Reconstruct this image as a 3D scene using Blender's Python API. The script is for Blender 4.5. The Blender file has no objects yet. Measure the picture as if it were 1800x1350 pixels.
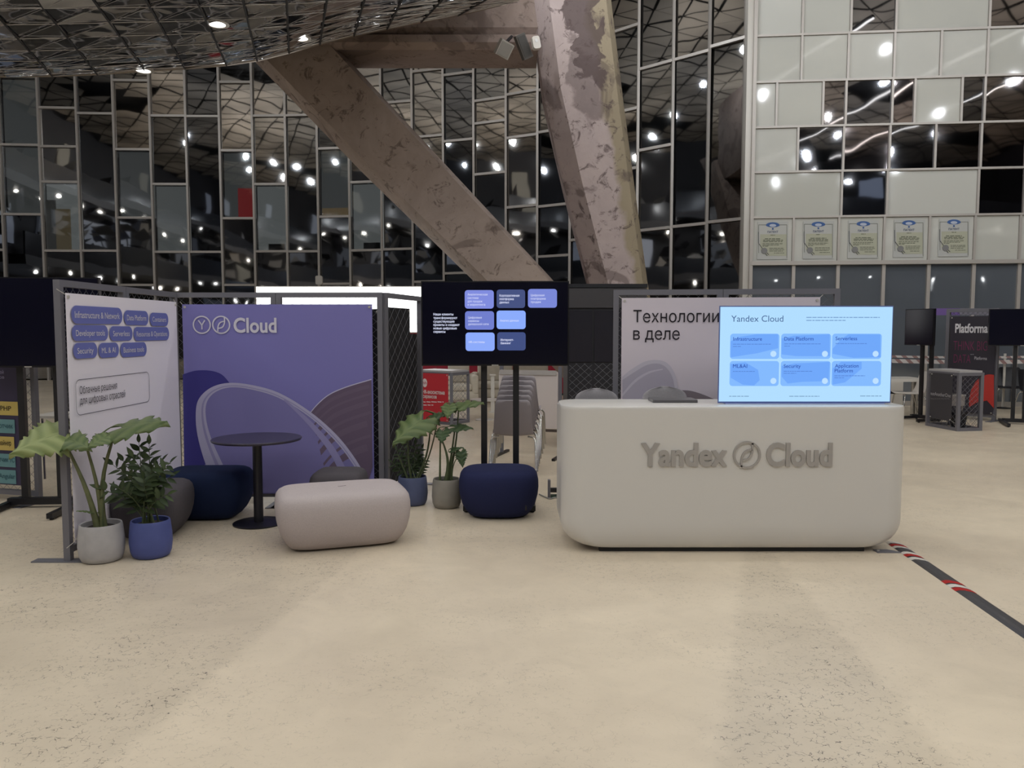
import bpy, bmesh, math, random
from mathutils import Vector, Matrix
from mathutils.geometry import delaunay_2d_cdt

random.seed(11)
SC = bpy.context.scene
COL = SC.collection
PI = math.pi

# ---------------------------------------------------------------- camera
F = 1380.0
PITCH = math.atan(95.0 / F)
EYE = 1.6
cam_d = bpy.data.cameras.new('camera')
cam_d.sensor_width = 36.0
cam_d.lens = F / 1800.0 * 36.0
cam_d.clip_end = 200
cam = bpy.data.objects.new('camera', cam_d)
COL.objects.link(cam)
cam.location = (0, 0, EYE)
cam.rotation_euler = (PI / 2 - PITCH, 0, 0)
SC.camera = cam

# ---------------------------------------------------------------- world, exposure
W = bpy.data.worlds.new('world')
SC.world = W
W.use_nodes = True
W.node_tree.nodes['Background'].inputs[0].default_value = (0.9, 0.93, 1.0, 1)
W.node_tree.nodes['Background'].inputs[1].default_value = 0.05
SC.view_settings.view_transform = 'Standard'
SC.view_settings.look = 'None'
SC.view_settings.gamma = 1.0
SC.view_settings.exposure = 0.0
SC.view_settings.use_curve_mapping = False

# ---------------------------------------------------------------- added grid of point lights, hung low enough to brighten the ceiling too
CEIL_Z = 11.6
def hall_light(x, y, z, power, color=(0.94, 0.985, 1.03)):
    l = bpy.data.lights.new('added_hall_light', 'POINT')
    l.shadow_soft_size = 0.10; l.energy = power; l.color = color
    o = bpy.data.objects.new('added_hall_light', l)
    COL.objects.link(o)
    o.location = (x, y, z)
    return o
for ix in range(8):
    for iy in range(9):
        lx = -13 + ix * 3.7 + (0.9 if iy % 2 else 0)
        ly = -10.5 + iy * 3.5
        if ly > 11.0 and lx > 4.0: continue
        hall_light(lx, ly, 9.4, 101)

# ---------------------------------------------------------------- pixel helpers (photo frame 1800 x 1350)
CP, SP = math.cos(PITCH), math.sin(PITCH)
def ray(px, py):
    u = px - 900.0; v = py - 675.0
    return Vector((u, F * CP - v * SP, -F * SP - v * CP))
def at(px, py, Y):
    d = ray(px, py)
    return Vector((0, 0, EYE)) + d * (Y / d.y)
def onz(px, py, z=0.0):
    d = ray(px, py)
    return Vector((0, 0, EYE)) + d * ((z - EYE) / d.z)
def gnd(px, py):
    return onz(px, py, 0.0)

class Plane:
    """vertical plane through two plan points; loc() gives (s, z) of a photo point on it"""
    def __init__(s, a, b, off=0.0):
        s.a = Vector((a[0], a[1])); s.b = Vector((b[0], b[1]))
        s.d = (s.b - s.a).normalized()
        s.n = Vector((-s.d.y, s.d.x))
        s.off = off
        s.rot = math.atan2(s.d.y, s.d.x)
        s.len = (s.b - s.a).length
    def loc(s, px, py):
        r = ray(px, py)
        o = s.a + s.n * s.off
        rn = r.x * s.n.x + r.y * s.n.y
        t = o.dot(s.n) / rn
        p = Vector((r.x * t, r.y * t))
        return ((p - s.a).dot(s.d), EYE + r.z * t)

# ---------------------------------------------------------------- materials
def lin(c):
    out = []
    for v in c[:3]:
        v = v / 255.0
        out.append(v / 12.92 if v <= 0.04045 else ((v + 0.055) / 1.055) ** 2.4)
    return (out[0], out[1], out[2], 1.0)
MATS = {}
def mat(name, rgb, rough=0.5, metal=0.0, spec=0.5, noise=0.0, nscale=8.0, bump=0.0, bscale=40.0, emit=0.0, coat=0.0, bdist=0.01, detail=4.0):
    if name in MATS: return MATS[name]
    m = bpy.data.materials.new(name); m.use_nodes = True
    nt = m.node_tree; b = nt.nodes['Principled BSDF']
    c = lin(rgb)
    b.inputs['Base Color'].default_value = c
    b.inputs['Roughness'].default_value = rough
    b.inputs['Metallic'].default_value = metal
    b.inputs['Specular IOR Level'].default_value = spec
    b.inputs['Coat Weight'].default_value = coat
    if emit:
        b.inputs['Base Color'].default_value = (0, 0, 0, 1)
        b.inputs['Emission Color'].default_value = c
        b.inputs['Emission Strength'].default_value = emit
    if noise or bump:
        tc = nt.nodes.new('ShaderNodeTexCoord')
    if noise:
        n = nt.nodes.new('ShaderNodeTexNoise'); n.inputs['Scale'].default_value = nscale; n.inputs['Detail'].default_value = detail
        nt.links.new(tc.outputs['Object'], n.inputs['Vector'])
        r = nt.nodes.new('ShaderNodeMapRange')
        r.inputs[1].default_value = 0.3; r.inputs[2].default_value = 0.7
        r.inputs[3].default_value = 1 - noise; r.inputs[4].default_value = 1 + noise
        nt.links.new(n.outputs['Fac'], r.inputs[0])
        mx = nt.nodes.new('ShaderNodeVectorMath'); mx.operation = 'SCALE'
        mx.inputs[0].default_value = c[:3]
        nt.links.new(r.outputs[0], mx.inputs['Scale'])
        nt.links.new(mx.outputs[0], b.inputs['Base Color'])
    if bump:
        n2 = nt.nodes.new('ShaderNodeTexNoise'); n2.inputs['Scale'].default_value = bscale; n2.inputs['Detail'].default_value = 2
        nt.links.new(tc.outputs['Object'], n2.inputs['Vector'])
        bp = nt.nodes.new('ShaderNodeBump'); bp.inputs['Strength'].default_value = bump; bp.inputs['Distance'].default_value = bdist
        nt.links.new(n2.outputs['Fac'], bp.inputs['Height'])
        nt.links.new(bp.outputs[0], b.inputs['Normal'])
    MATS[name] = m
    return m
def glow(rgb, s=1.0):
    return mat('glow_%d_%d_%d_%g' % (rgb[0], rgb[1], rgb[2], s), rgb, emit=s, rough=0.3, spec=0.2)
def ink(rgb):
    return mat('print_%d_%d_%d' % tuple(rgb), rgb, rough=0.6, spec=0.2)

M_FRAME = mat('frame_grey', (112, 111, 118), 0.45, 0.2)
M_WIRE = mat('wire_zinc', (112, 112, 118), 0.5, 0.4)
M_BLACK = mat('black_metal', (22, 22, 27), 0.4)
M_TVB = mat('tv_black', (14, 14, 20), 0.3)
M_CHROME = mat('chrome', (190, 188, 185), 0.18, 1.0)
M_MULL = mat('mullion_alu', (176, 170, 164), 0.4, 0.3)
M_WHITE = mat('white_plastic', (205, 200, 192), 0.4)
M_SOIL = mat('soil', (38, 30, 25), 0.9, noise=0.4, nscale=60)

# ---------------------------------------------------------------- mesh building
class MB:
    def __init__(s): s.v = []; s.f = []
    def add(s, vs, fs):
        k = len(s.v); s.v += [tuple(p) for p in vs]; s.f += [tuple(i + k for i in f) for f in fs]; return s
    def box(s, x0, x1, y0, y1, z0, z1):
        vs = [(x0,y0,z0),(x1,y0,z0),(x1,y1,z0),(x0,y1,z0),(x0,y0,z1),(x1,y0,z1),(x1,y1,z1),(x0,y1,z1)]
        return s.add(vs, [(0,3,2,1),(4,5,6,7),(0,1,5,4),(1,2,6,5),(2,3,7,6),(3,0,4,7)])
    def loft(s, rings, cap0=True, cap1=True, closed=True):
        n = len(rings[0]); vs = []; fs = []
        for r in rings: vs += list(r)
        for i in range(len(rings) - 1):
            for j in range(n if closed else n - 1):
                a = i*n + j; b = i*n + (j+1) % n
                fs.append((a, b, b + n, a + n))
        if cap0: fs.append(tuple(range(n))[::-1])
        if cap1: fs.append(tuple((len(rings)-1)*n + j for j in range(n)))
        return s.add(vs, fs)
    def tube(s, p0, p1, r, n=8, r1=None):
        return s.path([p0, p1], [r, r if r1 is None else r1], n)
    def path(s, pts, rad, n=8, flat=1.0):
        pts = [Vector(p) for p in pts]
        if not isinstance(rad, (list, tuple)): rad = [rad] * len(pts)
        rings = []; up = Vector((0.13, 0.21, 0.97))
        for i, p in enumerate(pts):
            t = (pts[min(i+1, len(pts)-1)] - pts[max(i-1, 0)]).normalized()
            x = up.cross(t)
            if x.length < 1e-3: x = Vector((1, 0, 0)).cross(t)
            x.normalize(); y = t.cross(x)
            up = y
            rings.append([p + x * (rad[i]*math.cos(2*PI*k/n)) + y * (rad[i]*flat*math.sin(2*PI*k/n)) for k in range(n)])
        return s.loft(rings)
    def bar(s, p0, p1, w, h):
        """square bar from p0 to p1"""
        p0 = Vector(p0); p1 = Vector(p1); t = (p1 - p0).normalized()
        up = Vector((0, 0, 1)) if abs(t.z) < 0.9 else Vector((0, 1, 0))
        x = t.cross(up).normalized() * (w/2); y = x.cross(t).normalized() * (h/2)
        return s.loft([[p + x + y, p - x + y, p - x - y, p + x - y] for p in (p0, p1)])
    def lathe(s, prof, n=32, c=(0, 0)):
        rings = [[(c[0] + r*math.cos(2*PI*k/n), c[1] + r*math.sin(2*PI*k/n), z) for k in range(n)] for r, z in prof]
        return s.loft(rings)
    def poly(s, pts): return s.add(pts, [tuple(range(len(pts)))])
    def flat(s, pts, y):
        """polygon in the local x-z plane"""
        return s.add([(p[0], y, p[1]) for p in pts], [tuple(range(len(pts)))])
    def strip(s, a, b, y):
        n = len(a)
        return s.add([(p[0], y, p[1]) for p in a] + [(p[0], y, p[1]) for p in b], [(i, i+1, n+i+1, n+i) for i in range(n-1)])
    def prism(s, pts, y0, y1):
        return s.loft([[(p[0], y0, p[1]) for p in pts], [(p[0], y1, p[1]) for p in pts]])
    def hprism(s, pts, z0, z1):
        return s.loft([[(p[0], p[1], z0) for p in pts], [(p[0], p[1], z1) for p in pts]])
    def mesh(s, name, m, smooth=False, ang=40):
        me = bpy.data.meshes.new(name); me.from_pydata(s.v, [], s.f)
        bm = bmesh.new(); bm.from_mesh(me); bmesh.ops.recalc_face_normals(bm, faces=bm.faces[:]); bm.to_mesh(me); bm.free()
        if m: me.materials.append(m)
        if smooth:
            me.shade_smooth(); me.set_sharp_from_angle(angle=math.radians(ang))
        return me
    def build(s, name, m, parent=None, smooth=False, ang=40):
        return link(name, s.mesh(name, m, smooth, ang), parent)
def link(name, me, parent=None, loc=None, rot=None):
    o = bpy.data.objects.new(name, me); COL.objects.link(o)
    if parent is not None: o.parent = parent
    if loc is not None: o.location = loc
    if rot is not None: o.rotation_euler = rot
    return o
def tag(o, label, cat, group=None, kind=None):
    o['label'] = label
    if cat: o['category'] = cat
    if group: o['group'] = group
    if kind: o['kind'] = kind
    return o
def thing(name, label, cat, loc=(0, 0, 0), rz=0.0, group=None):
    o = link(name, None, None, loc, (0, 0, rz)); tag(o, label, cat, group); return o
def struct(name, label, loc=(0, 0, 0), rz=0.0):
    o = link(name, None, None, loc, (0, 0, rz)); o['kind'] = 'structure'; o['label'] = label; return o

def rrect(x0, x1, z0, z1, r, n=6):
    r = min(r, (x1-x0)/2 - 1e-5, (z1-z0)/2 - 1e-5); pts = []
    for cx, cz, a in ((x1-r, z1-r, 0), (x0+r, z1-r, 90), (x0+r, z0+r, 180), (x1-r, z0+r, 270)):
        for k in range(n+1):
            t = math.radians(a + 90*k/n); pts.append((cx + r*math.cos(t), cz + r*math.sin(t)))
    return pts
def stroke(pts, w):
    a = []; b = []
    for i, p in enumerate(pts):
        q0 = pts[max(i-1, 0)]; q1 = pts[min(i+1, len(pts)-1)]
        dx, dz = q1[0]-q0[0], q1[1]-q0[1]; l = math.hypot(dx, dz) or 1
        nx, nz = -dz/l*w/2, dx/l*w/2
        a.append((p[0]+nx, p[1]+nz)); b.append((p[0]-nx, p[1]-nz))
    return a, b
def smoothc(pts, n=6):
    out = []
    for i in range(len(pts)-1):
        p0 = pts[max(i-1,0)]; p1 = pts[i]; p2 = pts[i+1]; p3 = pts[min(i+2,len(pts)-1)]
        for k in range(n):
            t = k/n
            out.append(tuple(0.5*((2*p1[j]) + (-p0[j]+p2[j])*t + (2*p0[j]-5*p1[j]+4*p2[j]-p3[j])*t*t + (-p0[j]+3*p1[j]-3*p2[j]+p3[j])*t**3) for j in range(len(p1))))
    out.append(tuple(pts[-1])); return out

# text as flat printed letters
_tc = {}
def text_geo(body, weight=0.0):
    key = (body, weight)
    if key in _tc: return _tc[key]
    cu = bpy.data.curves.new('lettering', 'FONT'); cu.body = body; cu.size = 1.0; cu.fill_mode = 'NONE'; cu.resolution_u = 4
    ob = bpy.data.objects.new('lettering', cu); COL.objects.link(ob)
    dg = bpy.context.evaluated_depsgraph_get()
    me = bpy.data.meshes.new_from_object(ob.evaluated_get(dg))
    co = [(v.co.x, v.co.y) for v in me.vertices]; nb = {}
    for e in me.edges:
        a, b = e.vertices; nb.setdefault(a, []).append(b); nb.setdefault(b, []).append(a)
    bpy.data.objects.remove(ob); bpy.data.curves.remove(cu); bpy.data.meshes.remove(me)
    loops = []; seen = set()
    for s in sorted(nb):
        if s in seen: continue
        lp = [s]; seen.add(s); cur = s + 1 if (s + 1) in nb[s] else nb[s][0]
        while cur not in seen:
            lp.append(cur); seen.add(cur)
            nx = [k for k in nb[cur] if k not in seen]
            if not nx: break
            cur = nx[0]
        P = [co[k] for k in lp]
        Q = [p for k, p in enumerate(P) if math.hypot(p[0]-P[k-1][0], p[1]-P[k-1][1]) > 1e-5]
        if len(Q) > 2: loops.append(Q)
    def area(P): return sum(P[k-1][0]*P[k][1] - P[k][0]*P[k-1][1] for k in range(len(P)))/2
    def inside(p, P):
        c = False
        for k in range(len(P)):
            a, b = P[k-1], P[k]
            if (a[1] > p[1]) != (b[1] > p[1]) and p[0] < (b[0]-a[0])*(p[1]-a[1])/(b[1]-a[1]) + a[0]: c = not c
        return c
    outer = []; holes = []
    for P in loops:
        par = [Q for Q in loops if Q is not P and all(inside(p, Q) for p in P[::2]) and area(Q)*area(P) < 0]
        if par: holes.append((P, min(par, key=lambda Q: abs(area(Q)))))
        else: outer.append(P)
    def fat(P, w):
        if area(P) < 0: P = P[::-1]
        if not w: return P
        out = []; n = len(P)
        for k in range(n):
            a, b, c = P[k-1], P[k], P[(k+1) % n]
            d1 = (b[0]-a[0], b[1]-a[1]); d2 = (c[0]-b[0], c[1]-b[1]); l1 = math.hypot(*d1); l2 = math.hypot(*d2)
            n1 = (d1[1]/l1, -d1[0]/l1); n2 = (d2[1]/l2, -d2[0]/l2)
            m = (n1[0]+n2[0], n1[1]+n2[1]); q = max(m[0]*n1[0]+m[1]*n1[1], 0.7)
            out.append((b[0]+m[0]*w/q, b[1]+m[1]*w/q))
        return out
    vs = []; fs = []
    for P in outer:
        polys = [fat(P, weight)] + [fat(H, -weight)[::-1] for H, Q in holes if Q is P]
        k0 = len(vs); flat = []; eds = []
        for q in polys:
            n0 = len(flat); flat += [Vector(p) for p in q]; eds += [(n0+i, n0+(i+1) % len(q)) for i in range(len(q))]
        res = delaunay_2d_cdt(flat, eds, [], 0, 1e-6)
        vs += [(p[0], p[1], 0.0) for p in res[0]]
        for t in res[2]:
            c = (sum(res[0][i][0] for i in t)/3, sum(res[0][i][1] for i in t)/3)
            if inside(c, polys[0]) and not any(inside(c, q) for q in polys[1:]): fs.append(tuple(k0+i for i in t))
    _tc[key] = (vs, fs); return _tc[key]
CAPH = max(v[1] for v in text_geo('H')[0])
def letters(mb, body, x0, x1, base, cap, y, weight=0.0, depth=0.0):
    """text spanning x0..x1 with its baseline at z=base and capital height cap, on the local plane y"""
    vs, fs = text_geo(body, weight)
    if not vs: return
    a = min(v[0] for v in vs); b = max(v[0] for v in vs)
    sx = (x1-x0)/(b-a); sz = cap/CAPH
    P = [(x0 + (v[0]-a)*sx, y, base + v[1]*sz) for v in vs]
    if depth:
        n = len(P); ed = {}
        for f in fs:
            for i in range(len(f)):
                e = (f[i], f[(i+1) % len(f)]); k = tuple(sorted(e)); ed.setdefault(k, []).append(e)
        side = [(e[0][0], e[0][1], e[0][1]+n, e[0][0]+n) for e in ed.values() if len(e) == 1]
        mb.add(P + [(p[0], p[1]+depth, p[2]) for p in P], list(fs) + side)
    else: mb.add(P, fs)
class Print:
    """flat print on a vertical plane, laid out with photo points"""
    def __init__(s, plane, parent, y): s.pl = plane; s.par = parent; s.y = y
    def L(s, px, py): return s.pl.loc(px, py)
    def rect(s, px0, px1, py0, py1):
        pm, qm = (px0+px1)/2, (py0+py1)/2
        return s.L(px0, qm)[0], s.L(px1, qm)[0], s.L(pm, py1)[1], s.L(pm, py0)[1]
    def text(s, body, px0, px1, pbase, capx, m, weight=0.0, name='lettering', dy=0.0, depth=0.0):
        x0 = s.L(px0, pbase)[0]; x1 = s.L(px1, pbase)[0]; pm = (px0+px1)/2
        z0 = s.L(pm, pbase)[1]; z1 = s.L(pm, pbase-capx)[1]
        mb = MB(); letters(mb, body, x0, x1, z0, z1-z0, s.y-dy, weight, depth)
        return mb.build(name, m, s.par)
    def pill(s, px0, px1, py0, py1, m, rad=0.5, name='printed_pill', dy=0.0):
        x0, x1, z0, z1 = s.rect(px0, px1, py0, py1)
        return MB().flat(rrect(x0, x1, z0, z1, rad*(z1-z0)), s.y-dy).build(name, m, s.par)
    def poly(s, pts, m, name='printed_shape', dy=0.0):
        return MB().flat([s.L(*p) for p in pts], s.y-dy).build(name, m, s.par)
    def band(s, a, b, m, name='printed_shape', dy=0.0):
        return MB().strip([s.L(*p) for p in a], [s.L(*p) for p in b], s.y-dy).build(name, m, s.par)
    def words(s, px0, px1, py, h, m, name='small_print', dy=0.0, lens=None):
        """one line of print too small to read: a run of word-sized marks"""
        mb = MB(); x = px0; rnd = random.Random(int(px0*7+py*13))
        while x < px1 - 1:
            w = min(rnd.choice((3.5, 5, 6.5, 8)) * max(h, 0.8) * 0.9, px1 - x)
            x0, x1, z0, z1 = s.rect(x, x+w, py-h/2, py+h/2)
            mb.flat([(x0, z0), (x1, z0), (x1, z1), (x0, z1)], s.y-dy); x += w + h*0.9
        return mb.build(name, m, s.par)
def cloud_mark(mb, cx, cz, r, y, w, kind='cloud', depth=0.0):
    """round emblem: ring with a bent leaf (or a Y)"""
    ring = [(math.cos(2*PI*k/40), math.sin(2*PI*k/40)) for k in range(41)]
    A = [(cx+p[0]*r, cz+p[1]*r) for p in ring]; B = [(cx+p[0]*(r-w), cz+p[1]*(r-w)) for p in ring]
    def put(a, b):
        if depth:
            n = len(a)
            mb.loft([[(a[i][0], y, a[i][1]), (b[i][0], y, b[i][1]), (b[i][0], y+depth, b[i][1]), (a[i][0], y+depth, a[i][1])] for i in range(n)])
        else: mb.strip(a, b, y)
    put(A, B)
    if kind == 'cloud':
        for pts in ([(.36,.86),(.38,.3),(.25,-.1),(.05,-.3),(-.3,-.38)], [(-.38,-.86),(-.36,-.25),(-.22,.12),(0,.3),(.36,.4)]):
            a, b = stroke([(cx+p[0]*r, cz+p[1]*r) for p in smoothc(pts)], w*0.9); put(a, b)
    else:
        for pts in ([(0,-.5),(0,-.1),(-.12,.15),(-.38,.5)], [(0,-.05),(.12,.15),(.34,.5)]):
            a, b = stroke([(cx+p[0]*r, cz+p[1]*r) for p in smoothc(pts)], w*0.9); put(a, b)

# ================================================================ SETTING
# ---------------------------------------------------------------- floor
def floor_material():
    m = bpy.data.materials.new('epoxy_floor'); m.use_nodes = True
    nt = m.node_tree; N = nt.nodes; L = nt.links; b = N['Principled BSDF']
    tc = N.new('ShaderNodeTexCoord')
    def noise(scale, det=4, dist=0.0):
        n = N.new('ShaderNodeTexNoise'); n.inputs['Scale'].default_value = scale; n.inputs['Detail'].default_value = det
        n.inputs['Distortion'].default_value = dist
        L.new(tc.outputs['Object'], n.inputs['Vector']); return n.outputs['Fac']
    def mr(src, a, bb, c, d):
        r = N.new('ShaderNodeMapRange'); r.inputs[1].default_value = a; r.inputs[2].default_value = bb
        r.inputs[3].default_value = c; r.inputs[4].default_value = d; L.new(src, r.inputs[0]); return r.outputs[0]
    def math_(op, a, bb):
        n = N.new('ShaderNodeMath'); n.operation = op
        for i, v in enumerate((a, bb)):
            if isinstance(v, (int, float)): n.inputs[i].default_value = v
            else: L.new(v, n.inputs[i])
        return n.outputs[0]
    def side(p, q):
        """1 on the left of the ground line p-q, jittered"""
        d = (q - p).normalized(); nn = Vector((-d.y, d.x, 0))
        dt = N.new('ShaderNodeVectorMath'); dt.operation = 'DOT_PRODUCT'
        L.new(tc.outputs['Object'], dt.inputs[0]); dt.inputs[1].default_value = nn
        v = math_('SUBTRACT', dt.outputs['Value'], p.dot(nn))
        v = math_('ADD', v, math_('MULTIPLY', math_('SUBTRACT', noise(9.0, 3), 0.5), 0.12))
        return mr(v, -0.02, 0.05, 0.0, 1.0)
    left = side(gnd(190, 1350), gnd(612, 990))
    ra = side(gnd(1675, 1335), gnd(1370, 985)); rb = side(gnd(1300, 1010), gnd(1255, 1350))
    patch = math_('MAXIMUM', left, math_('MULTIPLY', ra, rb))
    base = N.new('ShaderNodeMix'); base.data_type = 'RGBA'
    base.inputs['A'].default_value = lin((219, 205, 182)); base.inputs['B'].default_value = lin((204, 190, 169))
    L.new(mr(noise(0.55, 5, 0.4), 0.35, 0.68, 0, 1), base.inputs['Factor'])
    # fine crackle inside worn patches
    vo = N.new('ShaderNodeTexVoronoi'); vo.feature = 'DISTANCE_TO_EDGE'; vo.inputs['Scale'].default_value = 42
    vn = N.new('ShaderNodeVectorMath'); vn.operation = 'ADD'
    nz = N.new('ShaderNodeTexNoise'); nz.inputs['Scale'].default_value = 30
    L.new(tc.outputs['Object'], nz.inputs['Vector'])
    sc = N.new('ShaderNodeVectorMath'); sc.operation = 'SCALE'; sc.inputs['Scale'].default_value = 0.03
    L.new(nz.outputs['Color'], sc.inputs[0]); L.new(sc.outputs[0], vn.inputs[0]); L.new(tc.outputs['Object'], vn.inputs[1])
    L.new(vn.outputs[0], vo.inputs['Vector'])
    crack = mr(vo.outputs['Distance'], 0.0, 0.05, 1.0, 0.0)
    brk = mr(noise(26, 2), 0.50, 0.60, 0, 1)
    area = math_('ADD', mr(noise(1.1, 3), 0.42, 0.66, 0.10, 0.75), math_('MULTIPLY', patch, mr(noise(2.2, 3), 0.38, 0.6, 0.1, 0.8)))
    cf = math_('MULTIPLY', math_('MULTIPLY', crack, brk), area)
    speck = mr(noise(70, 1), 0.70, 0.76, 0.0, 0.35)
    cf = math_('MINIMUM', math_('ADD', cf, math_('MULTIPLY', speck, area)), 1.0)
    tone = math_('SUBTRACT', 1.0, math_('ADD', math_('MULTIPLY', patch, 0.10), math_('MULTIPLY', cf, 0.8)))
    smear = mr(noise(3.3, 6, 1.2), 0.3, 0.7, 0.95, 1.04)
    tone = math_('MULTIPLY', tone, smear)
    mx = N.new('ShaderNodeVectorMath'); mx.operation = 'SCALE'
    L.new(base.outputs['Result'], mx.inputs[0]); L.new(tone, mx.inputs['Scale'])
    L.new(mx.outputs[0], b.inputs['Base Color'])
    L.new(mr(noise(2.0, 4), 0.3, 0.7, 0.30, 0.46), b.inputs['Roughness'])
    b.inputs['Specular IOR Level'].default_value = 0.35
    bp = N.new('ShaderNodeBump'); bp.inputs['Strength'].default_value = 0.12; bp.inputs['Distance'].default_value = 0.004
    L.new(noise(55, 3), bp.inputs['Height']); L.new(bp.outputs[0], b.inputs['Normal'])
    return m
fl = MB().box(-20, 22, -17, 30, -0.2, 0).build('floor', floor_material())
fl['kind'] = 'structure'; fl['label'] = 'cream seamless hall floor with worn crackled patches'

# ---------------------------------------------------------------- upper hall: ceiling with triangulated panels, outer walls
M_TRI = mat('ceiling_beige', (190, 178, 162), 0.6, noise=0.55, nscale=0.35, detail=1.0)
M_DARKW = mat('hall_dark_wall', (46, 44, 47), 0.6, noise=0.3, nscale=0.3)
M_JOINT = mat('dark_joint', (24, 23, 25), 0.7)
ceil = struct('ceiling', 'mirror panelled canopy and the hall ceiling above it')
MB().box(-20, 22, -17, 30, CEIL_Z + 0.3, CEIL_Z + 0.5).build('ceiling_backing', M_JOINT, ceil)
tri = MB(); tw = 1.25; th = 1.08
for i in range(-17, 18):
    for j in range(-15, 22):
        x = i*tw; y = j*th
        for up in (0, 1):
            pts = [(x, y), (x+tw, y), (x+tw/2, y+th)] if not up else [(x+tw/2, y+th), (x+tw, y), (x+tw*1.5, y+th)]
            if j % 2: pts = [(p[0]+tw/2, p[1]) for p in pts]
            if max(p[0] for p in pts) > 22 or min(p[0] for p in pts) < -20 or y > 24: continue
            cx = sum(p[0] for p in pts)/3; cy = sum(p[1] for p in pts)/3
            if math.sin(cx*0.55+1.0)*math.sin(cy*0.5+cx*0.2) > 0.72: continue
            z = CEIL_Z + random.uniform(-0.03, 0.03)
            tri.add([(cx+(p[0]-cx)*0.90, cy+(p[1]-cy)*0.90, z) for p in pts], [(0, 1, 2)])
o = tri.build('triangular_soffit', M_TRI, ceil); o['kind'] = 'stuff'
for k, (x0, y0, x1, y1, z) in enumerate(((2.5, -6.0, 8.5, 11.5, 9.9), (6.5, -8.0, 13.0, 12.0, 9.6), (11.0, -6.0, 15.5, 9.0, 9.8), (9.0, -12.0, 20.0, -9.0, 6.6))):
    lp_ = struct('ceiling_light_line', 'long slim linear light hung under the hall ceiling')
    d_ = Vector((x1-x0, y1-y0, 0)); q_ = [Vector((x0, y0, z)) + d_*t + Vector((0.10*math.sin(t*7), 0, 0.04*math.sin(t*9))) for t in [i/24 for i in range(25)]]
    MB().path([p + Vector((0, 0, 0.05)) for p in q_], 0.05, 6).build('lamp_housing', M_JOINT, lp_)
    MB().path(q_, 0.028, 6).build('lamp_tube', glow((255, 252, 246), 7.0), lp_)
wl = MB().box(-20.3, -20, -17, 30, 0, CEIL_Z+0.5).build('wall_left', M_DARKW); wl['kind'] = 'structure'; wl['label'] = 'dark side wall of the hall'
wr = MB().box(22, 22.3, -17, 30, 0, CEIL_Z+0.5).build('wall_side', M_DARKW); wr['kind'] = 'structure'; wr['label'] = 'dark far side wall of the hall'
wf = struct('wall_front', 'wall of the hall across from the booths')
MB().box(-20, 22, -17.3, -17, 0, CEIL_Z+0.5).build('wall_slab', M_DARKW, wf)
for k, (x0, x1, z0, z1, c) in enumerate(((-16,-11,0.2,3.2,(110,110,112)), (-7,-5,0.2,2.6,(120,60,58)), (-1,3,0.3,3.2,(120,120,126)), (7,9,0.2,3.0,(80,96,130)), (13,18,0.2,3.2,(130,128,122)))):
    MB().box(x0, x1, -17, -16.8, z0, z1).build('wall_panel', mat('front_panel_%d' % k, c, 0.4, noise=0.2, nscale=0.6), wf)
for z, y1 in ((4.0, -10.5), (7.4, -12.5)):
    MB().box(-20, 22, -17, y1, z, z+0.35).build('gallery_slab', mat('gallery_grey', (92, 90, 92), 0.5), wf)
    MB().box(-20, 22, y1-0.06, y1, z+0.35, z+1.3).build('gallery_rail', mat('gallery_glass', (60, 62, 68), 0.15), wf)
    for k in range(15):
        MB().lathe([(0.0005, 0.0), (0.06, -0.02), (0.085, -0.08), (0.06, -0.14), (0.0005, -0.16)], 10, (-18+k*2.7+(1.1 if z > 5 else 0), y1-1.0)).build('added_glow_dot', glow((255, 250, 240), 22.0), wf).location = (0, 0, z)  # unseen globes added as bright dots for the curtain wall to reflect
for k, (x0, x1, z0, z1) in enumerate(((-18,-15.5,5.5,7.1), (-13,-11.2,5.6,7.2), (-10.5,-9.1,9.2,10.6), (-7,-4.5,5.5,7.2), (-2.0,0.6,5.6,7.2), (-3.0,-2.0,9.2,10.4), (3.2,5.6,5.6,7.2), (7.0,8.0,9.2,10.8), (9.0,12.2,5.5,7.2), (14.0,18.2,5.6,7.1), (15.0,16.2,9.0,10.6))):
    MB().box(x0, x1, -16.98, -16.9, z0, z1).build('added_glow_panel', glow((196, 212, 240) if k % 3 else (235, 225, 205), (0.45, 0.9, 0.3)[k % 3]), wf)  # glowing panels added for bright patches in the glass reflections
for (xa, xb, y) in ((-2.5,-6.5,-9.5), (3.5,8.5,-8.0), (13.5,9.0,-8.0)):
    rings_ = [[(x+dx, y+dy, z) for dx, dy in ((-.7,-.6),(.7,-.6),(.7,.6),(-.7,.6))] for x, z in ((xa, 0), (xb, CEIL_Z))]
    o = MB().loft(rings_).build('concrete_pier', mat('pier_dark', (58, 53, 50), 0.8, noise=0.3, nscale=1.0)); o['kind'] = 'structure'; o['label'] = 'dark leaning concrete pier across the hall'

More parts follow.
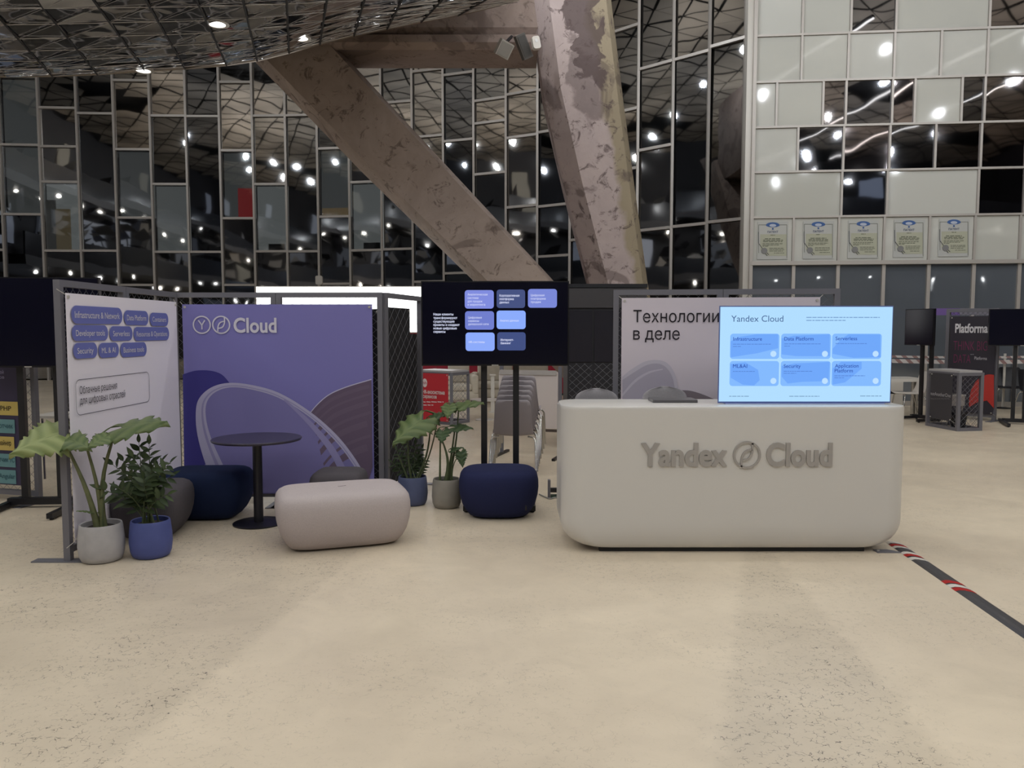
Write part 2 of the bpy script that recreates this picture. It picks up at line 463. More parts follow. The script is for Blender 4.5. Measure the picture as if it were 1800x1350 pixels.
for z, x1 in ((4.0, -17.0), (7.4, -18.2)):
    MB().box(-20, x1, -16, 21, z, z+0.35).build('gallery_slab', mat('gallery_grey', (92, 90, 92), 0.5), wl)
    MB().box(x1-0.06, x1, -16, 21, z+0.35, z+1.2).build('gallery_rail', mat('gallery_glass', (60, 62, 68), 0.15), wl)
    for k in range(14):
        MB().lathe([(0.0005, 0.0), (0.06, -0.02), (0.085, -0.08), (0.06, -0.14), (0.0005, -0.16)], 10, (x1-0.7, -14+k*2.5+(0.8 if z > 5 else 0))).build('added_glow_dot', glow((255, 250, 240), 22.0), wl).location = (0, 0, z)  # more added globes, giving the left bays dots to reflect
for k, (y0, y1, z0, z1) in enumerate(((-12,-9,5.4,7.0), (-6,-5,8.8,10.4), (-3,1,5.4,7.1), (3,4,8.8,10.2), (6,9,5.4,7.0), (11,12.5,5.4,7.0), (10,11,8.8,10.4), (15,18,5.4,7.0), (-8,-3,0.3,3.2), (4,9,0.3,3.0), (13,17,0.3,3.2))):
    MB().box(-20, -19.9, y0, y1, z0, z1).build('added_glow_panel', glow((206, 214, 230) if k % 3 else (225, 220, 205), (0.35, 0.7, 0.22)[k % 3]), wl)  # added glow panels, so the left bays reflect more than a plain wall
# random unseen shards added so the dark glass reflects broken patches
rs = random.Random(5)
for nm, col_, par_, lo, hi in (('reflection_shards', (196, 190, 184), wf, (-19, -16.4, 4.8), (21, -12.8, 9.2)), ('reflection_shards', (70, 68, 72), wf, (-19, -16.4, 4.8), (21, -12.8, 9.2)),
                               ('reflection_shards', (190, 186, 182), wl, (-19.7, -14, 4.8), (-18.4, 20, 9.0)), ('reflection_shards', (66, 64, 68), wl, (-19.7, -14, 4.8), (-18.4, 20, 9.0))):
    sh = MB()
    for k in range(85):
        c_ = Vector([rs.uniform(lo[q], hi[q]) for q in range(3)])
        u_ = Vector((rs.uniform(-1, 1), rs.uniform(-1, 1), rs.uniform(-.6, .6))).normalized()*rs.uniform(0.3, 0.9); v_ = u_.cross(Vector((rs.uniform(-1, 1), rs.uniform(-1, 1), rs.uniform(-1, 1)))).normalized()*rs.uniform(0.2, 0.6)
        sh.add([c_-u_, c_+v_, c_+u_, c_-v_*0.6], [(0, 1, 2, 3)])
    o = sh.build(nm, mat('shard_%d' % col_[0], col_, 0.12, 0.5), par_); o['kind'] = 'stuff'

# ---------------------------------------------------------------- glass curtain wall (bends towards the room on one side)
def glass_mat(name, refl, tint, wav=0.10):
    m = bpy.data.materials.new(name); m.use_nodes = True
    nt = m.node_tree; b = nt.nodes['Principled BSDF']
    b.inputs['Base Color'].default_value = refl; b.inputs['Metallic'].default_value = 1.0; b.inputs['Roughness'].default_value = 0.03
    tc = nt.nodes.new('ShaderNodeTexCoord'); n = nt.nodes.new('ShaderNodeTexNoise'); n.inputs['Scale'].default_value = 0.9; n.inputs['Detail'].default_value = 1
    nt.links.new(tc.outputs['Object'], n.inputs['Vector'])
    bp = nt.nodes.new('ShaderNodeBump'); bp.inputs['Strength'].default_value = wav; bp.inputs['Distance'].default_value = 0.05
    nt.links.new(n.outputs['Fac'], bp.inputs['Height']); nt.links.new(bp.outputs[0], b.inputs['Normal'])
    if tint:
        out = nt.nodes['Material Output']
        tr = nt.nodes.new('ShaderNodeBsdfTransparent'); tr.inputs[0].default_value = tint
        mx = nt.nodes.new('ShaderNodeAddShader')
        nt.links.new(b.outputs[0], mx.inputs[0]); nt.links.new(tr.outputs[0], mx.inputs[1])
        nt.links.new(mx.outputs[0], out.inputs[0])
    return m
M_GL = [glass_mat('mirror_glass_a', (0.30, 0.29, 0.28, 1), None), glass_mat('mirror_glass_b', (0.19, 0.19, 0.19, 1), None),
        glass_mat('mirror_glass_c', (0.38, 0.36, 0.34, 1), None), glass_mat('mirror_glass_d', (0.13, 0.135, 0.145, 1), None)]
M_GCLEAR = glass_mat('clear_glass', (0.12, 0.12, 0.12, 1), (0.55, 0.57, 0.58, 1))
M_GBLUE = glass_mat('blue_glass', (0.17, 0.19, 0.22, 1), None, 0.2)
M_GBLUE.node_tree.nodes['Principled BSDF'].inputs['Metallic'].default_value = 0.4

XS = [1304, 1242, 1180, 1120, 1060, 1002, 945, 890, 834, 781, 727, 673, 617, 562, 507, 450, 393, 335, 273, 210, 146, 80, 11, -60, -135]
def theta(px):
    T = [(-200, -5), (0, -5), (440, 0), (880, 26), (1060, 44), (2000, 44)]
    for (a, ta), (b, tb) in zip(T, T[1:]):
        if a <= px <= b: return math.radians(ta + (tb-ta)*(px-a)/(b-a))
    return 0.0
pts = []
p = at(1304, 480, 18.6); X, Y = p.x, p.y; pts.append((X, Y))
for a, b in zip(XS, XS[1:]):
    r = ray(b, 480); k = r.x / r.y; t_ = theta((a+b)/2)
    tt = (X - k*Y) / (math.cos(t_) + k*math.sin(t_))
    X -= tt*math.cos(t_); Y += tt*math.sin(t_); pts.append((X, Y))
WALL_TOP = 12.2
cw = struct('wall_back', 'curving curtain wall of dark mirror glass in pale mullions')
# transoms of each bay, photo rows, from the bend at one side
BAYS = [
 [-75, 75, 388], [-55, 98, 396], [-40, 115, 260, 403], [-75, 53, 197, 300, 412], [0, 110, 200, 290, 420], [40, 154, 229, 361, 450],
 [20, 105, 163, 240, 363, 470], [60, 175, 215, 305, 420], [30, 130, 247, 370, 480], [0, 124, 240, 375, 495], [60, 180, 300, 438], [85, 200, 320, 440],
 [24, 143, 261, 381, 499], [84, 203, 322, 442], [85, 204, 324, 442], [27, 145, 265, 384, 501], [86, 205, 324, 443], [86, 204, 324, 443],
 [23, 142, 263, 383, 501], [80, 200, 320, 441], [70, 190, 258, 320, 441], [15, 135, 255, 377, 497], [80, 200, 320, 439], [60, 180, 300, 420]]
# skipped joints leave the tall panes
SKIP = {(19, 320), (16, 324), (15, 24), (13, 322)}
LIT = {(21, 255), (20, 320), (18, 263), (17, 324), (15, 265), (14, 324), (12, 261), (11, 320), (21, 135)}
rooms = []
for i in range(len(pts)-1):
    A = Vector((pts[i+1][0], pts[i+1][1], 0)); B = Vector((pts[i][0], pts[i][1], 0))
    d = (B-A).normalized(); nrm = Vector((d.y, -d.x, 0)); ln = (B-A).length; mid = (A+B)/2
    ymid = mid.y; pxm = (XS[i]+XS[i+1])/2
    zs = [(at(pxm, y, ymid).z, y) for y in BAYS[i] if (i, y) not in SKIP]
    edges = [(0.0, 800)] + sorted(zs) + [(WALL_TOP, -400)]
    for (z0, y0), (z1, y1) in zip(edges, edges[1:]):
        if z1 - z0 < 0.25: continue
        lit = (i, y1) in LIT
        g = 0.045
        ta, tb = random.uniform(-.009, .009), random.uniform(-.012, .012)
        def P(s, z, off): return A + d*s + Vector((0, 0, z)) + nrm*(off + ta*(s-ln/2) + tb*(z-(z0+z1)/2))
        vs = [P(g, z0+g, 0), P(ln-g, z0+g, 0), P(ln-g, z1-g, 0), P(g, z1-g, 0)]
        vb = [v - nrm*0.03 for v in vs]
        mb = MB().loft([vs, vb])
        mt = M_GCLEAR if lit else random.choice(M_GL)
        mb.build('pane', mt, cw)
        if lit: rooms.append((A.copy(), d.copy(), nrm.copy(), ln, z0, z1, i, y1))
    for z, y in zs:
        MB().bar(A + Vector((0, 0, z)) + nrm*0.03, B + Vector((0, 0, z)) + nrm*0.03, 0.09, 0.07).build('transom', M_MULL, cw)
    MB().bar(B + nrm*0.04, B + nrm*0.04 + Vector((0, 0, WALL_TOP)), 0.065, 0.1).build('mullion', M_MULL, cw)
    # dark spandrel behind the glass
    MB().loft([[A - nrm*1.6, B - nrm*1.6, B - nrm*1.7, A - nrm*1.7], [v + Vector((0, 0, WALL_TOP)) for v in (A - nrm*1.6, B - nrm*1.6, B - nrm*1.7, A - nrm*1.7)]]).build('backing', M_JOINT, cw)
# office bays behind the clear panes, room light put in as wall and door glow
M_ROOM = mat('lit_room_wall', (150, 152, 148), 0.7)
for A, d, nrm, ln, z0, z1, i, y1 in rooms:
    w = {20: 0.34, 14: 0.30, 11: 0.27, 17: 0.24}.get(i, 0.13)
    mroom = glow((205, 207, 203), w)
    q = [A - nrm*0.22 + d*0.02 + Vector((0, 0, z0+.03)), A - nrm*0.22 + d*(ln-.02) + Vector((0, 0, z0+.03)), A - nrm*0.22 + d*(ln-.02) + Vector((0, 0, z1-.03)), A - nrm*0.22 + d*.02 + Vector((0, 0, z1-.03))]
    MB().loft([q, [v - nrm*0.05 for v in q]]).build('lit_room', mroom, cw)
    def slab(s0, s1, a0, a1, m, nm, dep=0.06):
        q = [A - nrm*0.21 + d*(s*ln) + Vector((0, 0, z0 + (z1-z0)*a)) for s, a in ((s0, a0), (s1, a0), (s1, a1), (s0, a1))]
        MB().loft([q, [v + nrm*dep for v in q]]).build(nm, m, cw)
    if i == 20:
        slab(0.26, 0.64, 0.02, 0.62, glow((170, 150, 115), 0.3), 'office_door'); slab(0.0, 0.26, 0.0, 0.75, glow((120, 118, 112), 0.25), 'office_wall')
    if i == 15: slab(0.45, 0.9, 0.02, 0.46, glow((185, 60, 60), 0.5), 'red_board')
    if i in (14, 11): slab(0.35, 0.85, 0.03, 0.12, M_JOINT, 'bench')
    if i == 12: slab(0.05, 0.95, 0.03, 0.14, glow((190, 160, 115), 0.35), 'timber_ledge')

# ---------------------------------------------------------------- steel corner post
tr = struct('trim_1', 'brushed steel corner post between the dark glass and the white panel wall')
a = at(1305, 480, 16.95)
M_STEEL = mat('brushed_steel', (186, 182, 175), 0.35, 0.2)
MB().box(a.x-0.02, a.x+0.10, a.y-0.1, a.y+0.1, 0, WALL_TOP).build('steel_tube', M_STEEL, tr)
MB().box(a.x+0.10, a.x+0.17, a.y-0.16, a.y+0.1, 0, WALL_TOP).build('steel_flange', M_MULL, tr)

# ---------------------------------------------------------------- white glass panel wall
RW0, RW1 = at(1318, 460, 16.9), at(1860, 460, 16.3)
RP = Plane((RW0.x, RW0.y), (RW1.x, RW1.y))
rw = struct('wall_right', 'white glass panel wall with scattered dark panes over a glazed base', (RW0.x, RW0.y, 0), RP.rot)
M_WP = [mat('white_glass_%d' % k, c, 0.06, 0, 0.5, bump=0.12, bscale=0.8, bdist=0.03) for k, c in enumerate(((190, 190, 183), (186, 186, 179), (194, 194, 188)))]
M_DP = [glass_mat('dark_panel_a', (0.20, 0.185, 0.185, 1), None, 0.14), glass_mat('dark_panel_b', (0.15, 0.15, 0.16, 1), None, 0.14), glass_mat('dark_panel_c', (0.24, 0.21, 0.21, 1), None, 0.14)]
ROWY = [-104, -24, 56, 138.5, 219, 299, 379.5, 460]
RZ = [RP.loc(1560, y)[1] for y in ROWY]
def sx(px): return RP.loc(px, 300)[0]
E = 1870
ROWS = [
 [(1318,1404,'w'),(1404,1485,'d'),(1485,1646,'w'),(1646,1727,'d'),(1727,1808,'w'),(1808,E,'w')],
 [(1318,1404,'w'),(1404,1488,'w'),(1488,1566,'d'),(1566,1728,'w'),(1728,1808,'d'),(1808,E,'w')],
 [(1318,1404,'w'),(1404,1485,'w'),(1485,1565,'w'),(1565,1646,'w'),(1646,1727,'w'),(1727,1808,'w'),(1808,E,'d')],
 [(1318,1362,'w'),(1362,1443,'w'),(1443,1483,'d'),(1483,1564,'d'),(1564,1603,'d'),(1603,1685,'w'),(1685,1725,'d'),(1725,1806,'d'),(1806,E,'w')],
 [(1318,1401,'w'),(1401,1481,'d'),(1481,1562,'d'),(1562,1642,'d'),(1642,1722,'d'),(1722,1802,'d'),(1802,E,'w')],
 [(1318,1480,'w'),(1480,1560,'d'),(1560,1720,'w'),(1720,1802,'d'),(1802,E,'w')],
 [(1318,1397,'w'),(1397,1477,'w'),(1477,1557,'w'),(1557,1637,'w'),(1637,1717,'w'),(1717,1797,'w'),(1797,E,'w')]]
for r, row in enumerate(ROWS):
    z1, z0 = RZ[r], RZ[r+1]
    for (p0, p1, k) in row:
        s0, s1 = sx(p0), sx(p1); g = 0.025
        zz0 = z0
        ta, tb = random.uniform(-.006, .006), random.uniform(-.006, .006)
        def Q(s, z, y): return (s, y + ta*(s-(s0+s1)/2) + tb*(z-(z0+z1)/2), z)
        ring = [Q(s0+g, zz0+g, 0), Q(s1-g, zz0+g, 0), Q(s1-g, z1-g, 0), Q(s0+g, z1-g, 0)]
        MB().loft([ring, [(v[0], v[1]+0.04, v[2]) for v in ring]]).build('white_panel' if k == 'w' else 'dark_pane', random.choice(M_WP if k == 'w' else M_DP), rw)
        if p1 < E: MB().box(s1-0.022, s1+0.022, -0.04, 0.05, z0+(0 if r < 6 else 0), z1).build('mullion', M_MULL, rw)
    MB().box(0, sx(E), -0.045, 0.05, z1-0.022, z1+0.022).build('transom', M_MULL, rw)
ledge = MB().box(0, sx(E), -0.12, 0.05, RZ[7]-0.06, RZ[7]+0.02).build('ledge', M_MULL, rw)
LOWX = [1318, 1394, 1472, 1552, 1631, 1710, 1790, E]
for a_, b_ in zip(LOWX, LOWX[1:]):
    s0, s1 = RP.loc(a_, 470)[0], RP.loc(b_, 470)[0]
    tb = random.uniform(-.01, .01)
    ring = [(s0+.03, -tb, 0.05), (s1-.03, -tb, .05), (s1-.03, tb, RZ[7]-.06), (s0+.03, tb, RZ[7]-.06)]
    MB().loft([ring, [(v[0], v[1]+0.03, v[2]) for v in ring]]).build('pane', M_GBLUE, rw)
    MB().box(s1-0.035, s1+0.035, -0.06, 0.06, 0, RZ[7]).build('mullion', M_MULL, rw)
MB().box(0, sx(E), -0.03, 0.03, 0, 0.10).build('sill', M_MULL, rw)
MB().box(0, sx(E), 0.2, 0.3, 0, 12).build('backing', M_JOINT, rw)

# patent certificates behind the glass row
M_PAPER = ink((180, 181, 178)); M_GREEN = ink((172, 173, 155)); M_BLUEI = ink((70, 98, 150)); M_TXT = ink((96, 100, 86)); M_SEAL = mat('grey_seal', (120, 120, 120), 0.5)
for n_, cx in enumerate((1358, 1438, 1517, 1597, 1676)):
    ty = (390, 389, 388, 386.5, 385)[n_]
    lab = ('nearest the steel corner post', 'second from the steel corner post', 'middle one of the row of five', 'fourth from the steel corner post', 'farthest from the steel corner post')[n_]
    ce = thing('patent_certificate', 'framed patent certificate with blue emblem and grey seal, ' + lab, 'certificate', (RW0.x, RW0.y, 0), RP.rot, 'patent certificates in the white panel row')
    pr = Print(RP, ce, -0.02)
    x0, x1, z0, z1 = pr.rect(cx-27, cx+27, ty, ty+66)
    MB().box(x0, x1, -0.018, -0.003, z0, z1).build('sheet', M_PAPER, ce)
    pr.poly([(cx-22, ty+22), (cx+24, ty+22), (cx+24, ty+60), (cx-10, ty+60), (cx-22, ty+50)], M_GREEN, 'green_tint', 0.001)
    for (q0, q1, q2, q3) in ((-25, -24.3, 5, 55), (24.3, 25, 5, 64), (-25, -12, 5, 5.7), (12, 25, 5, 5.7)):
        pr.poly([(cx+q0, ty+q3), (cx+q1, ty+q3), (cx+q1, ty+q2), (cx+q0, ty+q2)], M_TXT, 'border_line', 0.002)
    em = [(cx + 12*math.cos(t*PI/12), ty+6 + 5*math.sin(t*PI/12)*(1.0 if math.sin(t*PI/12) < 0 else 0.75)) for t in range(24)]
    pr.poly(em, M_BLUEI, 'emblem', 0.002)
    pr.poly([(cx + 6*math.cos(t*PI/8), ty+6.5 + 2.6*math.sin(t*PI/8)) for t in range(16)], ink((176, 184, 200)), 'emblem_eye', 0.003)
    pr.poly([(cx-1.5, ty+14), (cx+1.5, ty+14), (cx+1.5, ty+11), (cx-1.5, ty+11)], M_BLUEI, 'emblem_drop', 0.002)
    pr.text('ПАТЕНТ', cx-9.5, cx+9.5, ty+19.5, 3.2, ink((92, 100, 120)), 0.03, 'heading', 0.002)
    pr.words(cx-4, cx+4, ty+23.5, 0.9, M_TXT, 'number_line', 0.003)
    for k, (q0, q1, yy, h) in enumerate(((-14,14,30,1.3),(-17,18,32.5,1.3),(-17,17,35,1.2),(-18,17,38.5,1.0),(-18,12,41,1.0),(-18,-8,43,1.0),(-6,20,46.5,.9),(-6,20,49,.9),(-6,18,51.5,.9),(2,20,55,.9))):
        pr.words(cx+q0, cx+q1, ty+yy, h, M_TXT, 'small_print', 0.003)
    s = MB()
    c0 = pr.L(cx-15, ty+51)
    s.prism([(c0[0]+0.062*math.cos(t*PI/10), c0[1]+0.062*math.sin(t*PI/10)) for t in range(20)], -0.035, -0.02)
    s.build('seal', M_SEAL, ce)
    rb = MB()
    for q in (((-25, 18), (-25, 38)), ((-25, 38), (-16, 50)), ((-14, 54), (-10, 60)), ((-12, 53), (-7, 58))):
        a_, b_ = stroke([pr.L(cx+q[0][0], ty+q[0][1]), pr.L(cx+q[1][0], ty+q[1][1])], 0.014); rb.strip(a_, b_, -0.026)
    rb.build('ribbon', ink((88, 90, 92)), ce)

# ---------------------------------------------------------------- mirror canopy (part of the ceiling)
def canopy_mat():
    m = bpy.data.materials.new('canopy_mirror'); m.use_nodes = True
    nt = m.node_tree; b = nt.nodes['Principled BSDF']
    b.inputs['Base Color'].default_value = (0.70, 0.715, 0.77, 1); b.inputs['Metallic'].default_value = 1; b.inputs['Roughness'].default_value = 0.05
    tc = nt.nodes.new('ShaderNodeTexCoord'); n = nt.nodes.new('ShaderNodeTexNoise'); n.inputs['Scale'].default_value = 2.2; n.inputs['Detail'].default_value = 1
    nt.links.new(tc.outputs['Object'], n.inputs['Vector'])
    bp = nt.nodes.new('ShaderNodeBump'); bp.inputs['Strength'].default_value = 0.5; bp.inputs['Distance'].default_value = 0.04
    nt.links.new(n.outputs['Fac'], bp.inputs['Height']); nt.links.new(bp.outputs[0], b.inputs['Normal'])
    return m
M_CAN = canopy_mat()
CX = [(-200,-560,135),(-90,-330,134),(10,-150,132),(92,-45,131),(171,51,128),(255,152,122),(325,247,118),(398,338,112),(452,423,104),(508,503,90),(562,577,75),(622,645,60),(680,714,48),(740,792,36),(805,880,24),(880,985,6)]
def cpt(c, t):
    ex, tx, ey = c; g = t**1.75
    y = ey - (ey+20)*g; x = ex + (tx-ex)*g
    return at(x, y, 14.4 + (ex-455)*0.0006 - 4.3*t)
NR = 10
TT = [k/8.0 for k in range(NR+1)]
grid = [[cpt(c, t) for t in TT] for c in CX]
for i in range(len(CX)-1):
    for j in range(NR):
        a, b, c, d = grid[i][j], grid[i+1][j], grid[i+1][j+1], grid[i][j+1]
        for tri_ in ((a, b, c), (a, c, d)):
            ce_ = (tri_[0]+tri_[1]+tri_[2])/3
            nn = (tri_[1]-tri_[0]).cross(tri_[2]-tri_[0]).normalized()
            if nn.z > 0: nn = -nn
            tilt = Vector((random.uniform(-1,1), random.uniform(-1,1), 0))*0.055
            vs = [ce_ + (v-ce_)*0.968 + nn*0.014 + nn*((v-ce_).dot(tilt)) for v in tri_]
            MB().loft([vs, [v - nn*0.006 for v in vs]]).build('mirror_panel', M_CAN, ceil)
bk = MB(); n_ = NR+1
bk.add([p + Vector((0, 0, 0.004)) for col in grid for p in col], [(i*n_+j, (i+1)*n_+j, (i+1)*n_+j+1, i*n_+j+1) for i in range(len(CX)-1) for j in range(NR)])
bk.build('canopy_backing', mat('joint_grey', (176, 170, 168), 0.5, 0.2), ceil)
for i in range(3, len(CX)-1):
    MB().path([p - Vector((0, 0, 0.035)) for p in grid[i]], 0.015, 4).build('dark_joint', M_JOINT, ceil)
M_STRIP = mat('joint_strip', (190, 186, 186), 0.35, 0.4)
dz_ = Vector((0, 0, -0.03))
for j in range(1, NR): MB().path([g_[j] + dz_ for g_ in grid], 0.005, 4).build('joint_strip', M_STRIP, ceil)
for k in range(-NR+1, len(CX)-1):
    q_ = [grid[i][i-k] + dz_ for i in range(len(CX)) if 0 <= i-k <= NR]
    if len(q_) > 1: MB().path(q_, 0.0035, 4).build('joint_strip', M_STRIP, ceil)
ed = [g_[0] for g_ in grid]
MB().path([p + Vector((0, 0.02, 0.0)) for p in ed], 0.035, 6).build('edge_trim', mat('edge_trim', (150, 140, 130), 0.35, 0.6), ceil)
# canopy fascia going up at the back of the edge
fb = MB(); fb.add([p + Vector((0, 0.05, 0)) for p in ed] + [p + Vector((0, 0.3, 3.5)) for p in ed], [(i, i+1, len(ed)+i+1, len(ed)+i) for i in range(len(ed)-1)])
fb.build('canopy_fascia', M_JOINT, ceil)

# recessed downlights in the canopy
def canopy_lamp(px, py, t_d, lab):
    p = at(px, py, t_d)
    l = thing('recessed_downlight', lab, 'downlight', p, 0, 'round downlights under the mirror canopy')
    MB().lathe([(0.16, 0.02), (0.17, -0.03), (0.12, -0.035), (0.12, 0.0)], 20).build('bezel', M_STEEL, l)
    MB().lathe([(0.118, -0.02), (0.10, -0.034), (0.0005, -0.036)], 20).build('lens', glow((255, 252, 245), 4.0), l)
canopy_lamp(381, 39, 11.35, 'round lit downlight highest of the four under the mirror canopy')
canopy_lamp(189, 102, 13.0, 'round lit downlight under the mirror canopy, nearest the frame edge')
canopy_lamp(252, 121.5, 13.95, 'small round lit downlight at the rim of the mirror canopy')
canopy_lamp(528, 64, 12.9, 'round lit downlight in the canopy above the leaning column head')

# ---------------------------------------------------------------- concrete columns and beam
def concrete(name, base, dark, light, yellow=None):
    m = bpy.data.materials.new(name); m.use_nodes = True
    nt = m.node_tree; N = nt.nodes; L = nt.links; b = N['Principled BSDF']; b.inputs['Roughness'].default_value = 0.75; b.inputs['Specular IOR Level'].default_value = 0.25
    tc = N.new('ShaderNodeTexCoord')
    def nz(s, det, dist=0.0, rough=0.5):
        n = N.new('ShaderNodeTexNoise'); n.inputs['Scale'].default_value = s; n.inputs['Detail'].default_value = det; n.inputs['Distortion'].default_value = dist; n.inputs['Roughness'].default_value = rough
        L.new(tc.outputs['Object'], n.inputs['Vector']); return n.outputs['Fac']
    def mr(src, a, bb, c=0.0, d=1.0):
        r = N.new('ShaderNodeMapRange'); r.inputs[1].default_value = a; r.inputs[2].default_value = bb; r.inputs[3].default_value = c; r.inputs[4].default_value = d
        L.new(src, r.inputs[0]); return r.outputs[0]
    def mix(f, A, B):
        n = N.new('ShaderNodeMix'); n.data_type = 'RGBA'
        L.new(f, n.inputs['Factor'])
        for k, v in (('A', A), ('B', B)):
            if isinstance(v, tuple): n.inputs[k].default_value = v
            else: L.new(v, n.inputs[k])
        return n.outputs['Result']
    c = mix(mr(nz(0.9, 6, 0.6, 0.65), 0.35, 0.65), lin(base), lin(light))
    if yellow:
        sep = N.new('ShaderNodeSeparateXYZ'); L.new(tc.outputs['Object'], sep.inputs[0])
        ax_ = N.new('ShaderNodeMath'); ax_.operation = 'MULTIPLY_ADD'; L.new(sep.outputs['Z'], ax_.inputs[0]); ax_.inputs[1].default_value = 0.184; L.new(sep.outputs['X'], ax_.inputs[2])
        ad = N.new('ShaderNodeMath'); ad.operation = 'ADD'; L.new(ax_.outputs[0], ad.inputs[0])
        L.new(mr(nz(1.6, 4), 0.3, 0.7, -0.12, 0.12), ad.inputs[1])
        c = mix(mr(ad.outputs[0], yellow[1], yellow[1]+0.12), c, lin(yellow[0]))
    if yellow:
        def mul(p, q):
            n = N.new('ShaderNodeMath'); n.operation = 'MULTIPLY'; L.new(p, n.inputs[0]); L.new(q, n.inputs[1]); return n.outputs[0]
        jz = N.new('ShaderNodeMath'); jz.operation = 'ADD'; L.new(sep.outputs['Z'], jz.inputs[0]); L.new(mr(nz(1.4, 6, 1.0), 0.3, 0.7, -0.5, 0.5), jz.inputs[1])
        jx = N.new('ShaderNodeMath'); jx.operation = 'ADD'; L.new(ax_.outputs[0], jx.inputs[0]); L.new(mr(nz(2.6, 7, 1.0), 0.3, 0.7, -0.22, 0.22), jx.inputs[1])
        pm = mul(mr(jz.outputs[0], 6.2, 6.3), mul(mr(jx.outputs[0], -0.30, -0.26), mr(jx.outputs[0], 0.22, 0.18)))
        c = mix(mr(pm, 0, 1, 0, 0.85), c, lin(dark))
    c = mix(mr(nz(3.6, 8, 1.0, 0.72), 0.55, 0.63, 0, 0.8), c, lin(dark))
    c = mix(mr(nz(0.7, 5, 1.5), 0.58, 0.62, 0, 0.55), c, lin(dark))
    L.new(c, b.inputs['Base Color'])
    bp = N.new('ShaderNodeBump'); bp.inputs['Strength'].default_value = 0.4; bp.inputs['Distance'].default_value = 0.02
    L.new(nz(6, 6), bp.inputs['Height']); L.new(bp.outputs[0], b.inputs['Normal'])
    return m
def column(name, label, secs, depth, ch, m, Ydist):
    """secs: photo rows with (y, x_left, x_right); a tapering chamfered shaft"""
    rings = []
    o0 = None
    for (y, xl, xr) in secs:
        a = at(xl, y, Ydist); b = at(xr, y, Ydist)
        c = (a+b)/2; w = (b.x-a.x)/2
        if o0 is None: o0 = Vector((c.x, c.y, 0))
        dd = depth/2; q = ch
        P = [(-w, -dd*0.25), (-w+q, -dd), (w-q*0.5, -dd), (w, -dd*0.5), (w, dd*0.7), (w-q, dd), (-w+q, dd), (-w, dd*0.6)]
        rings.append([Vector((c.x+p_[0]-o0.x, c.y+p_[1]-o0.y, c.z)) for p_ in P])
    o = MB().loft(rings).build(name, m, None, True, 25)
    o.location = o0
    return tag(o, label, 'column')
M_C1 = concrete('concrete_brown', (146, 131, 122), (96, 82, 76), (166, 150, 140))
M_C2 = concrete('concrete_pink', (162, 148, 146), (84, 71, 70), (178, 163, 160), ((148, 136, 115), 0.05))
M_C3 = concrete('concrete_beam', (140, 124, 116), (104, 90, 84), (156, 140, 132))
# bottom rows first so the origin is the foot
column('concrete_column', 'leaning brown concrete column running diagonally up to the mirror canopy', [(735, 1055, 1180), (487, 826, 964), (300, 634, 790), (96, 436, 601), (20, 361, 531)], 1.25, 0.26, M_C1, 15.9)
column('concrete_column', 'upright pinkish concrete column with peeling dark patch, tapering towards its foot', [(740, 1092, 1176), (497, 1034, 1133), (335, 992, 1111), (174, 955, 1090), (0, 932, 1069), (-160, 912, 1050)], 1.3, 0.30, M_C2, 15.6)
bm_ = MB(); a = at(520, 96, 15.6); b = at(945, 96, 15.6); zt = at(700, -160, 15.6).z
prof = [(15.35, zt), (15.35, a.z+0.42), (15.45, a.z+0.30), (15.22, a.z+0.24), (15.22, a.z+0.10), (15.34, a.z), (16.4, a.z), (16.4, zt)]
bm_.loft([[(x, p_[0], p_[1]) for p_ in prof] for x in (a.x, b.x)])
tag(bm_.build('concrete_beam', M_C3), 'horizontal concrete ring beam between the two column heads', 'beam')

sp = at(886, 86, 15.0)
s_ = thing('wall_speaker', 'small off-white box loudspeaker tilted down under the concrete beam', 'loudspeaker', sp, 0.35)
s_.rotation_euler = (0.5, 0.35, 0.4)
MB().box(-0.13, 0.13, -0.1, 0.1, -0.14, 0.14).build('cabinet', mat('speaker_white', (170, 165, 158), 0.5), s_)
MB().box(-0.11, 0.11, -0.112, -0.1, -0.12, 0.12).build('grille', mat('speaker_grille', (140, 136, 130), 0.7), s_)
MB().bar((0, 0.1, 0.1), (0.1, 0.3, 0.25), 0.04, 0.04).build('bracket', M_BLACK, s_)
sp = at(920, 82, 15.0)
s_ = thing('wall_speaker', 'dark grey slim loudspeaker leaning beside the pink column', 'loudspeaker', sp)
s_.rotation_euler = (0.3, -0.45, 0.1)
MB().box(-0.09, 0.09, -0.1, 0.1, -0.22, 0.22).build('cabinet', mat('speaker_dark', (92, 88, 84), 0.6), s_)
MB().box(-0.07, 0.07, -0.112, -0.1, -0.19, 0.19).build('grille', mat('speaker_grille2', (74, 72, 70), 0.7), s_)
sp = at(942, 76, 14.8)
s_ = thing('motion_sensor', 'white rounded motion sensor box on the column edge', 'sensor', sp)
s_.rotation_euler = (0, -0.2, 0.2)
MB().prism(rrect(-0.07, 0.07, -0.11, 0.11, 0.04), -0.06, 0.06).build('housing', M_WHITE, s_)
MB().prism(rrect(-0.025, 0.025, 0.0, 0.06, 0.02), -0.066, -0.06).build('lens', mat('lens_glass', (220, 220, 220), 0.1), s_)
sp = at(561, 493, 20.5)
s_ = thing('access_point', 'pale wireless box on the mullion above the white lightbox', 'box', sp)
MB().prism(rrect(-0.085, 0.085, -0.11, 0.12, 0.04), -0.05, 0.05).build('housing', M_WHITE, s_)
MB().prism(rrect(-0.03, 0.03, -0.14, -0.11, 0.01), -0.03, 0.03).build('cable_gland', M_WHITE, s_)

